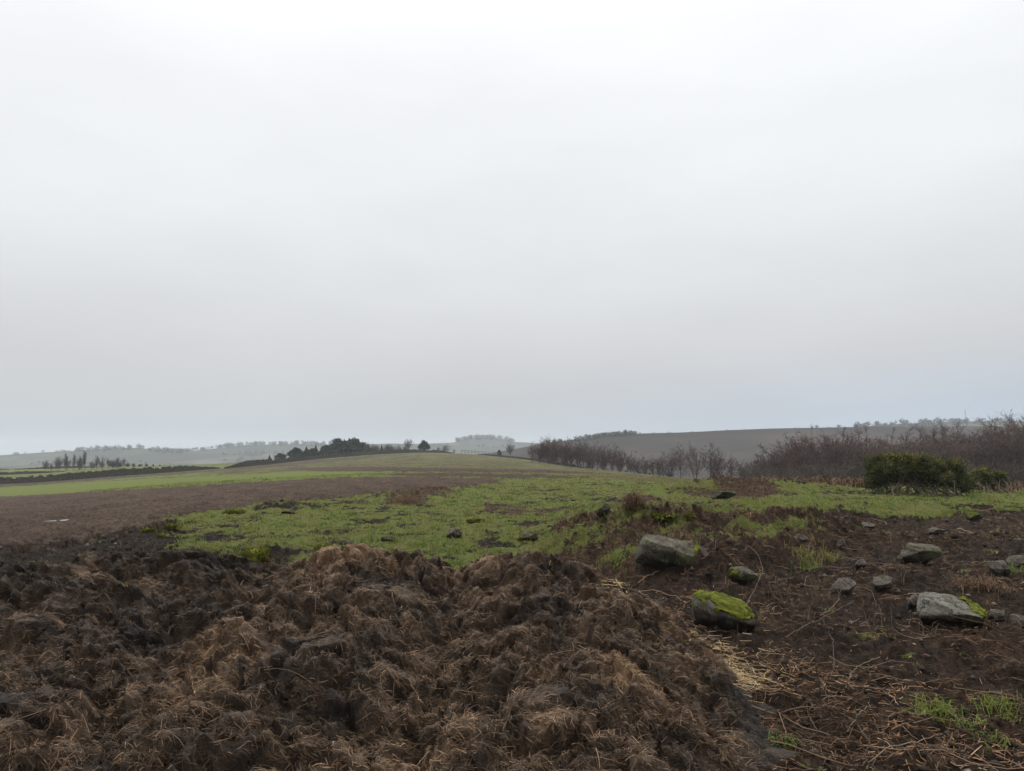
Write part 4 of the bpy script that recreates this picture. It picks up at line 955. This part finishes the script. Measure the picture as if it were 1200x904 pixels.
# ------------------------------------------------------------------ dry stone walls, fence
WM = plain_noise_mat('dry_stone_wall_stone', (.022, .02, .014), (.075, .068, .05), 2.5)
def wall(pts, h, label, seed, wid=.5, name='dry_stone_wall', sl=.45, ragged=.12):
    rg = np.random.default_rng(seed); q = []
    for px, Y in pts: q.append(((px - 600) / 900 * Y, Y))
    q = np.array(q); L = np.concatenate([[0], np.cumsum(np.linalg.norm(np.diff(q, axis=0), axis=1))]); V = []; F = []
    courses = 4; nb = 0; f = np.array([[0,1,3,2],[4,6,7,5],[0,4,5,1],[2,3,7,6],[0,2,6,4],[1,5,7,3]])
    for c in range(courses):
        s = -rg.random() * sl
        while s < L[-1]:
            l = sl * (.7 + .8 * rg.random()); m = min(max(s + l / 2, 0), L[-1]); X = np.interp(m, L, q[:, 0]); Y = np.interp(m, L, q[:, 1])
            k = min(np.searchsorted(L, m, 'right') - 1, len(q) - 2); t = unit((q[k + 1] - q[k])); nrm = np.array([-t[1], t[0]])
            z = float(base_z(np.array([X]), np.array([Y]))[0]); hh = h / courses * (1.05 + .15 * rg.random()); hs = h * min(1, .25 + .75 * min(m, L[-1] - m) / 12) * (1 + .22 * noise(np.array([m * .045]), np.array([seed * 7.7]))[0]); hh *= hs / h; z0 = z - .05 + hs / courses * c
            if c == courses - 1:
                hv = noise(np.array([m * .06]), np.array([seed * 3.3]))[0]
                if rg.random() < .12 or hv < -.45: s += l; continue
                hh *= .7 + 1.3 * rg.random() * ragged / .12 * .6
            w = wid * (1 - .12 * c) * (.85 + .3 * rg.random())
            cs = [(a * l * .52, b * w / 2, z0 + e * hh) for a in (-1, 1) for b in (-1, 1) for e in (0, 1)]
            for a, b, zz in cs: V.append((X + t[0] * a + nrm[0] * b + rg.normal(0, .02), Y + t[1] * a + nrm[1] * b + rg.normal(0, .02), zz + rg.normal(0, .02)))
            F.append(f + nb); nb += 8; s += l
    V = np.array(V); o0 = np.array([q[0, 0], q[0, 1], float(base_z(q[:1, 0], q[:1, 1])[0])])
    o = link(name, mesh(V - o0, np.concatenate(F)), WM, label=label, category='wall'); o.location = o0
wall([(-120,140),(0,150),(80,152),(150,156),(205,166),(258,182)], 1.2, 'dark dry stone wall along the left field, running up to a gap', 1)
wall([(266,178),(300,196),(350,222),(400,248),(450,270),(495,292),(530,306)], 1.3, 'dark dry stone wall climbing from the gap to the crest below the conifers', 2)
wall([(560,300),(590,262),(620,225),(650,185),(690,168)], .55, 'low broken wall along the bank at the left of the birches', 3, ragged=.2)
wall([(-150,235),(0,235),(40,240),(78,250)], .85, 'thin field wall far beyond at left, nearer of two', 4)
wall([(-150,330),(-40,330),(13.5,330)], .9, 'farthest field wall piece at the left edge', 5)
wall([(19.5,330),(60,330),(120,330)], .9, 'farthest field wall piece before the left clump of trees', 6)

WD = plain_noise_mat('weathered_timber', (.09, .08, .065), (.2, .18, .15), 6)
fr = bpy.data.objects.new('timber_fence', None); COL.objects.link(fr); fr['label'] = 'post and rail timber fence on the crest of the field'; fr['category'] = 'fence'
fx = np.linspace(541, 573, 9); FY = 300
f0 = np.array([(541 - 600) / 900 * FY, FY, float(base_z(np.array([-19.7]), np.array([300.]))[0])]); fr.location = f0
fp = [np.array([(p - 600) / 900 * FY, FY, float(base_z(np.array([(p - 600) / 900 * FY]), np.array([300.]))[0])]) - f0 for p in fx]
for p in fp: link('post', seg_mesh([(p + [0, 0, -.4], p + [0, 0, 1.5], .09, .08)], 6), WD, fr)
for hh in (.75, 1.35):
    link('rail', seg_mesh([(fp[i] + [0, 0, hh], fp[i + 1] + [0, 0, hh], .06, .06) for i in range(8)], 5), WD, fr)

# ------------------------------------------------------------------ far hills
def hill(ridge, D, depth, base, mat, seed, rough=1.6, name='hill', nx=420, ny=70):
    rx = np.array([r[0] for r in ridge], float); ryy = np.array([r[1] for r in ridge], float)
    u = np.linspace(rx[0], rx[-1], nx); v = np.concatenate([np.linspace(0, 1, ny), [1.06, 1.15, 1.35]]); ny = len(v)
    zr = np.array([at(600, y, D)[2] for y in np.interp(u, rx, ryy)])
    U, Vv = np.meshgrid(u, v); Y = D - depth * (1 - Vv); X = (U - 600) / 900 * Y
    s = np.clip(Vv, 0, 1); prof = np.where(s < 1, s ** 1.15 * (1 - .18 * np.sin(s * 3.14)), 1); Z = base + (zr[None] - base) * prof
    Z = Z - np.clip(Vv - 1, 0, 1) * 90 + rough * 2.2 * fbm(X * .008, Y * .008, seed, 4) * (np.sin(np.clip(Vv, 0, 1) * 3.14))
    link(name, mesh(np.stack([X, Y, Z], -1).reshape(-1, 3), gridfaces(ny, nx), None, True), mat, kind='structure')
    def on(px, f):
        yy = D - depth * (1 - f); zt = at(600, float(np.interp(px, rx, ryy)), D)[2]
        return (px - 600) / 900 * yy, yy, base + (zt - base) * (f ** 1.15 * (1 - .18 * math.sin(f * 3.14)) if f < 1 else 1)
    return on

def field_mat(name, cols, sc, hedge):
    t = NT(name, .95, .1)
    m = t.n.new('ShaderNodeTexVoronoi'); m.inputs['Scale'].default_value = sc; t.l.new(t.scale((1, .55, 0)), m.inputs['Vector'])
    c = t.ramp(t.math('FRACT', t.math('MULTIPLY', m.outputs['Color'], 3.7)), [(i / len(cols), cc) for i, cc in enumerate(cols)], 'CONSTANT')
    e = t.n.new('ShaderNodeTexVoronoi'); e.feature = 'DISTANCE_TO_EDGE'; e.inputs['Scale'].default_value = sc; t.l.new(t.scale((1, .55, 0)), e.inputs['Vector'])
    c = t.mix(t.ramp(e.outputs['Distance'], [(.02, hedge), (.05, 0.0)]), c, (.03, .032, .022))
    n = t.noise(.02, 5, .7); c = t.mix(t.ramp(n, [(.40, 0.0), (.56, .85)]), c, (.035, .036, .025)); t.color(c); return t.m
FG = field_mat('far_farmland', [(.055, .066, .036), (.08, .083, .05), (.034, .038, .026), (.095, .09, .065), (.042, .048, .03)], .011, 1.0)
def moor_mat():
    t = NT('heather_moor', .95, .1); n = t.noise(.012, 8, .72, t.scale((.3, 1, 2.5))); b = t.noise(.09, 4)
    c = t.ramp(n, [(.36, (.010, .0078, .006)), (.5, (.027, .018, .0135)), (.60, (.065, .041, .028)), (.7, (.12, .092, .06))]); c = t.mix(t.math('MULTIPLY', b, .5), c, (.015, .013, .010)); t.color(c); return t.m
MO = moor_mat()
hA = hill([(-900,545),(-300,541),(0,534),(60,530),(100,528),(140,525.5),(165,525),(190,528.5),(215,530),(260,533),(420,540)], 1300, 500, -36, FG, 3)
hA2 = hill([(-700,540),(-100,548),(0,548.5),(40,544),(70,541),(110,541.5),(200,548)], 900, 250, -36, FG, 4)
hM = hill([(120,536),(180,530.5),(215,530),(245,527),(275,523),(300,521.5),(350,520.5),(400,521.5),(460,520),(520,521),(560,524),(640,530)], 1500, 560, -36, FG, 5)
hB = hill([(440,530),(500,520),(530,519),(545,515),(552,513.5),(575,513.5),(590,515),(600,518),(640,520),(760,523)], 1700, 450, -36, FG, 6)
hC = hill([(520,540),(600,527),(640,519),(690,513.5),(705,510.5),(740,508.5),(800,507),(850,504.5),(900,502.5),(950,501.5),(1010,500.5),(1100,500),(1200,499),(1400,494),(1800,490)], 640, 330, -36, MO, 7)
hD = hill([(930,506),(985,501.5),(1020,499.5),(1060,496.5),(1110,494.5),(1165,493.5),(1195,494),(1300,496),(1600,500)], 1050, 350, -36, FG, 8)

# far woods: belts and clumps of trees on the hills
WOODM = twig_mat('far_wood_foliage', (.03, .03, .022), (.06, .055, .042)); 
def far_wood(pts, label, seed, per=46):
    rg = np.random.default_rng(seed); n = len(pts) * per; P = np.repeat(np.array([p[:3] for p in pts]), per, 0); H = np.repeat(np.array([p[3] for p in pts]), per)
    d = rg.normal(0, 1, (n, 3)); d = unit(d) * rg.random(n)[:, None] ** .4; c = P + np.stack([d[:, 0] * H * .42, d[:, 1] * H * .42, H * (.56 + d[:, 2] * .42)], 1)
    s = unit(rg.normal(0, 1, (n, 3))); t = unit(rg.normal(0, 1, (n, 3))); V = np.stack([c - s * (H * .1)[:, None], c + s * (H * .1)[:, None], c + t * (H * .22)[:, None]], 1).reshape(-1, 3)
    link('woods', mesh(V, np.arange(3 * n).reshape(-1, 3)), WOODM, kind='stuff', label=label, category='woods')
def belt(hf, px0, px1, f0, f1, n, h, seed):
    rg = np.random.default_rng(seed); out = []
    for i in range(n):
        px = rg.uniform(px0, px1); x, y, z = hf(px, rg.uniform(f0, f1)); out.append((x, y, z - 1, h * (.7 + .6 * rg.random())))
    return out
far_wood(belt(hA, 90, 215, .94, 1, 70, 8, 1) + belt(hA, -300, 90, .97, 1, 60, 5, 2) + belt(hA, 0, 220, .4, .7, 40, 7, 3), 'hazy woods along the far left ridge', 1)
far_wood(belt(hM, 180, 420, .96, 1, 160, 8, 4) + belt(hM, 200, 300, .45, .75, 110, 9, 5) + belt(hM, 280, 420, .7, .8, 60, 7, 6), 'hazy woods on the middle ridge between the clumps', 2)
far_wood(belt(hB, 535, 605, .96, 1, 80, 9, 7) + belt(hB, 500, 640, .5, .8, 110, 10, 8), 'hazy woods on the farthest ridge above the fence', 3)
far_wood(belt(hC, 745, 1200, .99, 1, 60, 1.8, 19) + belt(hC, 640, 1200, .3, .9, 90, 2.2, 20), 'scattered low scrub dotting the dark moor and its skyline', 9)
far_wood(belt(hC, 688, 745, .985, 1, 60, 4, 9) + belt(hC, 640, 700, .97, 1, 40, 4, 10), 'dark trees along the left end of the moor skyline', 4)
far_wood(belt(hD, 1000, 1110, .9, 1, 130, 8, 11) + belt(hD, 1110, 1190, .97, 1, 50, 6, 12), 'trees along the right hand far skyline by the mast', 5)
for px, yt, w, lb in [(957,498,1.4,'lone twiggy tree on the moor skyline, leftmost of three'),(983,497.5,1.8,'domed tree on the moor skyline, middle of three'),(1003,497,1.9,'domed tree on the moor skyline, rightmost of three'),(724,507,2.2,'low domed clump tree on the left skyline of the moor')]:
    x, y, z = hC(px, 1.0); o = tree('round', 0, px, yt, 638, 'bare_tree', lb, crown=TWG, wide=w)
    if o: h = at(px, yt, 638)[2] - z + 1; s = h / PH['round', 0]; o.location = (x, y, z - 1); o.scale = (s * w, s * w, s)

# radio mast on the far right skyline
MM = plain_noise_mat('galvanised_mast', (.25, .26, .27), (.35, .36, .37), 2, .5)
x, y, z = hD(1131.5, 1.0); top = at(1131.5, 480.5, y)[2]; h = top - z
mast = bpy.data.objects.new('radio_mast', None); COL.objects.link(mast); mast.location = (x, y, z); mast['label'] = 'thin lattice radio mast on the far right skyline'; mast['category'] = 'mast'
S = []; lv = 9
for i in range(lv):
    a, b = i / lv, (i + 1) / lv; wa, wb = .9 * (1 - .7 * a), .9 * (1 - .7 * b)
    for k in range(3):
        t0, t1 = 2.094 * k, 2.094 * (k + 1); A = np.array([math.cos(t0) * wa, math.sin(t0) * wa, a * h]); B = np.array([math.cos(t0) * wb, math.sin(t0) * wb, b * h]); C2 = np.array([math.cos(t1) * wb, math.sin(t1) * wb, b * h])
        S += [(A, B, .14, .14), (A, C2, .08, .08)]
link('lattice', seg_mesh(S, 4), MM, mast); link('antenna', seg_mesh([(np.array([0, 0, h]), np.array([0, 0, h + 1.5]), .1, .06)], 5), MM, mast)

# ------------------------------------------------------------------ haze, sky, light, camera
hz = bpy.data.materials.new('haze_air'); hz.use_nodes = True; nt = hz.node_tree; nt.nodes.remove(nt.nodes['Principled BSDF'])
pv = nt.nodes.new('ShaderNodeVolumePrincipled'); pv.inputs['Color'].default_value = (.87, .935, 1.0, 1); pv.inputs['Density'].default_value = .00030; pv.inputs['Anisotropy'].default_value = .0
nt.links.new(pv.outputs[0], nt.nodes['Material Output'].inputs['Volume'])
lo, hi = np.array([-3500, -3500, -120.]), np.array([3500, 3500, 62.])
bv = np.array([[x, y, z] for x in (0, 1) for y in (0, 1) for z in (0, 1)]) * (hi - lo) + lo
link('haze', mesh(bv, np.array([[0,1,3,2],[4,6,7,5],[0,4,5,1],[2,3,7,6],[0,2,6,4],[1,5,7,3]])), hz, kind='stuff')

SUN_EL, SUN_AZ = rad(58), rad(-25)       # behind the cloud, ahead and a little left
w = bpy.data.worlds.new("World"); scene.world = w; w.use_nodes = True; nt = w.node_tree; N_ = nt.nodes
bg = N_['Background']; bg.inputs[1].default_value = .1
sky = N_.new('ShaderNodeTexSky'); sky.sky_type = 'NISHITA'; sky.sun_disc = False; sky.sun_elevation = SUN_EL; sky.sun_rotation = SUN_AZ; sky.dust_density = 3
tc = N_.new('ShaderNodeTexCoord'); sx = N_.new('ShaderNodeSeparateXYZ'); nt.links.new(tc.outputs['Generated'], sx.inputs[0])
rp = N_.new('ShaderNodeValToRGB'); nt.links.new(sx.outputs[2], rp.inputs[0]); rp.color_ramp.interpolation = 'B_SPLINE'; e = rp.color_ramp.elements
stops = [(0, (.315, .347, .387)), (.04, (.345, .368, .396)), (.09, (.392, .396, .41)), (.15, (.44, .444, .455)), (.25, (.515, .529, .537)), (.36, (.58, .592, .60)), (.5, (.635, .647, .654)), (.62, (.86, .87, .875)), (1, (1.0, 1.0, 1.0))]
while len(e) < len(stops): e.new(.5)
for i, (p, c) in enumerate(stops): e[i].position = p; e[i].color = (*c, 1)
nz = N_.new('ShaderNodeTexNoise'); mp = N_.new('ShaderNodeMapping'); mp.inputs['Scale'].default_value = (1, 1, 3.2); nt.links.new(tc.outputs['Generated'], mp.inputs[0]); nt.links.new(mp.outputs[0], nz.inputs['Vector'])
nz.inputs['Scale'].default_value = 2.6; nz.inputs['Detail'].default_value = 6; nz.inputs['Roughness'].default_value = .5
mr = N_.new('ShaderNodeMapRange'); mr.inputs[1].default_value = .25; mr.inputs[2].default_value = .75; mr.inputs[3].default_value = 11.5; mr.inputs[4].default_value = 12.9; nt.links.new(nz.outputs['Fac'], mr.inputs[0])
zb = N_.new('ShaderNodeMapRange'); zb.inputs[1].default_value = .52; zb.inputs[2].default_value = 1.0; zb.inputs[3].default_value = 1.0; zb.inputs[4].default_value = 1.7; nt.links.new(sx.outputs[2], zb.inputs[0])
zm = N_.new('ShaderNodeMath'); zm.operation = 'MULTIPLY'; nt.links.new(mr.outputs[0], zm.inputs[0]); nt.links.new(zb.outputs[0], zm.inputs[1])
vm = N_.new('ShaderNodeVectorMath'); vm.operation = 'SCALE'; hx = N_.new('ShaderNodeMapRange'); hx.inputs[1].default_value = .0; hx.inputs[2].default_value = .6; nt.links.new(sx.outputs[0], hx.inputs[0])
hz_ = N_.new('ShaderNodeMapRange'); hz_.inputs[1].default_value = .13; hz_.inputs[2].default_value = .01; nt.links.new(sx.outputs[2], hz_.inputs[0])
hm = N_.new('ShaderNodeMath'); hm.operation = 'MULTIPLY'; nt.links.new(hx.outputs[0], hm.inputs[0]); nt.links.new(hz_.outputs[0], hm.inputs[1])
bl = N_.new('ShaderNodeMix'); bl.data_type = 'RGBA'; bl.blend_type = 'MULTIPLY'; bl.inputs[7].default_value = (.80, .95, 1.12, 1); nt.links.new(hm.outputs[0], bl.inputs[0]); nt.links.new(rp.outputs[0], bl.inputs[6])
nt.links.new(bl.outputs[2], vm.inputs[0]); nt.links.new(zm.outputs[0], vm.inputs['Scale'])
mx = N_.new('ShaderNodeMix'); mx.data_type = 'RGBA'; mx.inputs[0].default_value = .96; nt.links.new(sky.outputs[0], mx.inputs[6]); nt.links.new(vm.outputs[0], mx.inputs[7])
nt.links.new(mx.outputs[2], bg.inputs[0])

sl = bpy.data.lights.new('sun', 'SUN'); sl.energy = .9; sl.angle = rad(35); sl.color = (1, .97, .93)
so = bpy.data.objects.new('sun', sl); COL.objects.link(so)
from mathutils import Vector
sd = Vector((math.sin(SUN_AZ) * math.cos(SUN_EL), math.cos(SUN_AZ) * math.cos(SUN_EL), math.sin(SUN_EL)))
so.rotation_euler = (-sd).to_track_quat('-Z', 'Y').to_euler(); so.location = (0, 0, 50)

cam = bpy.data.cameras.new('camera'); cam.sensor_fit = 'HORIZONTAL'; cam.sensor_width = 36; cam.lens = 27; cam.clip_start = .05; cam.clip_end = 9000
co = bpy.data.objects.new('camera', cam); COL.objects.link(co); co.location = (0, 0, EYE); co.rotation_euler = (math.pi / 2 + PITCH, 0, 0); scene.camera = co
scene.render.engine = 'CYCLES'
cy = scene.cycles; cy.use_denoising = True; cy.denoiser = 'OPENIMAGEDENOISE'; cy.denoising_input_passes = 'RGB_ALBEDO_NORMAL'; cy.max_bounces = 5; cy.diffuse_bounces = 3; cy.glossy_bounces = 2; cy.transmission_bounces = 3; cy.transparent_max_bounces = 4; cy.volume_bounces = 1
scene.view_settings.view_transform = 'Standard'; scene.view_settings.look = 'None'; scene.view_settings.gamma = 1; scene.view_settings.exposure = 0.35
scene.view_settings.use_curve_mapping = False
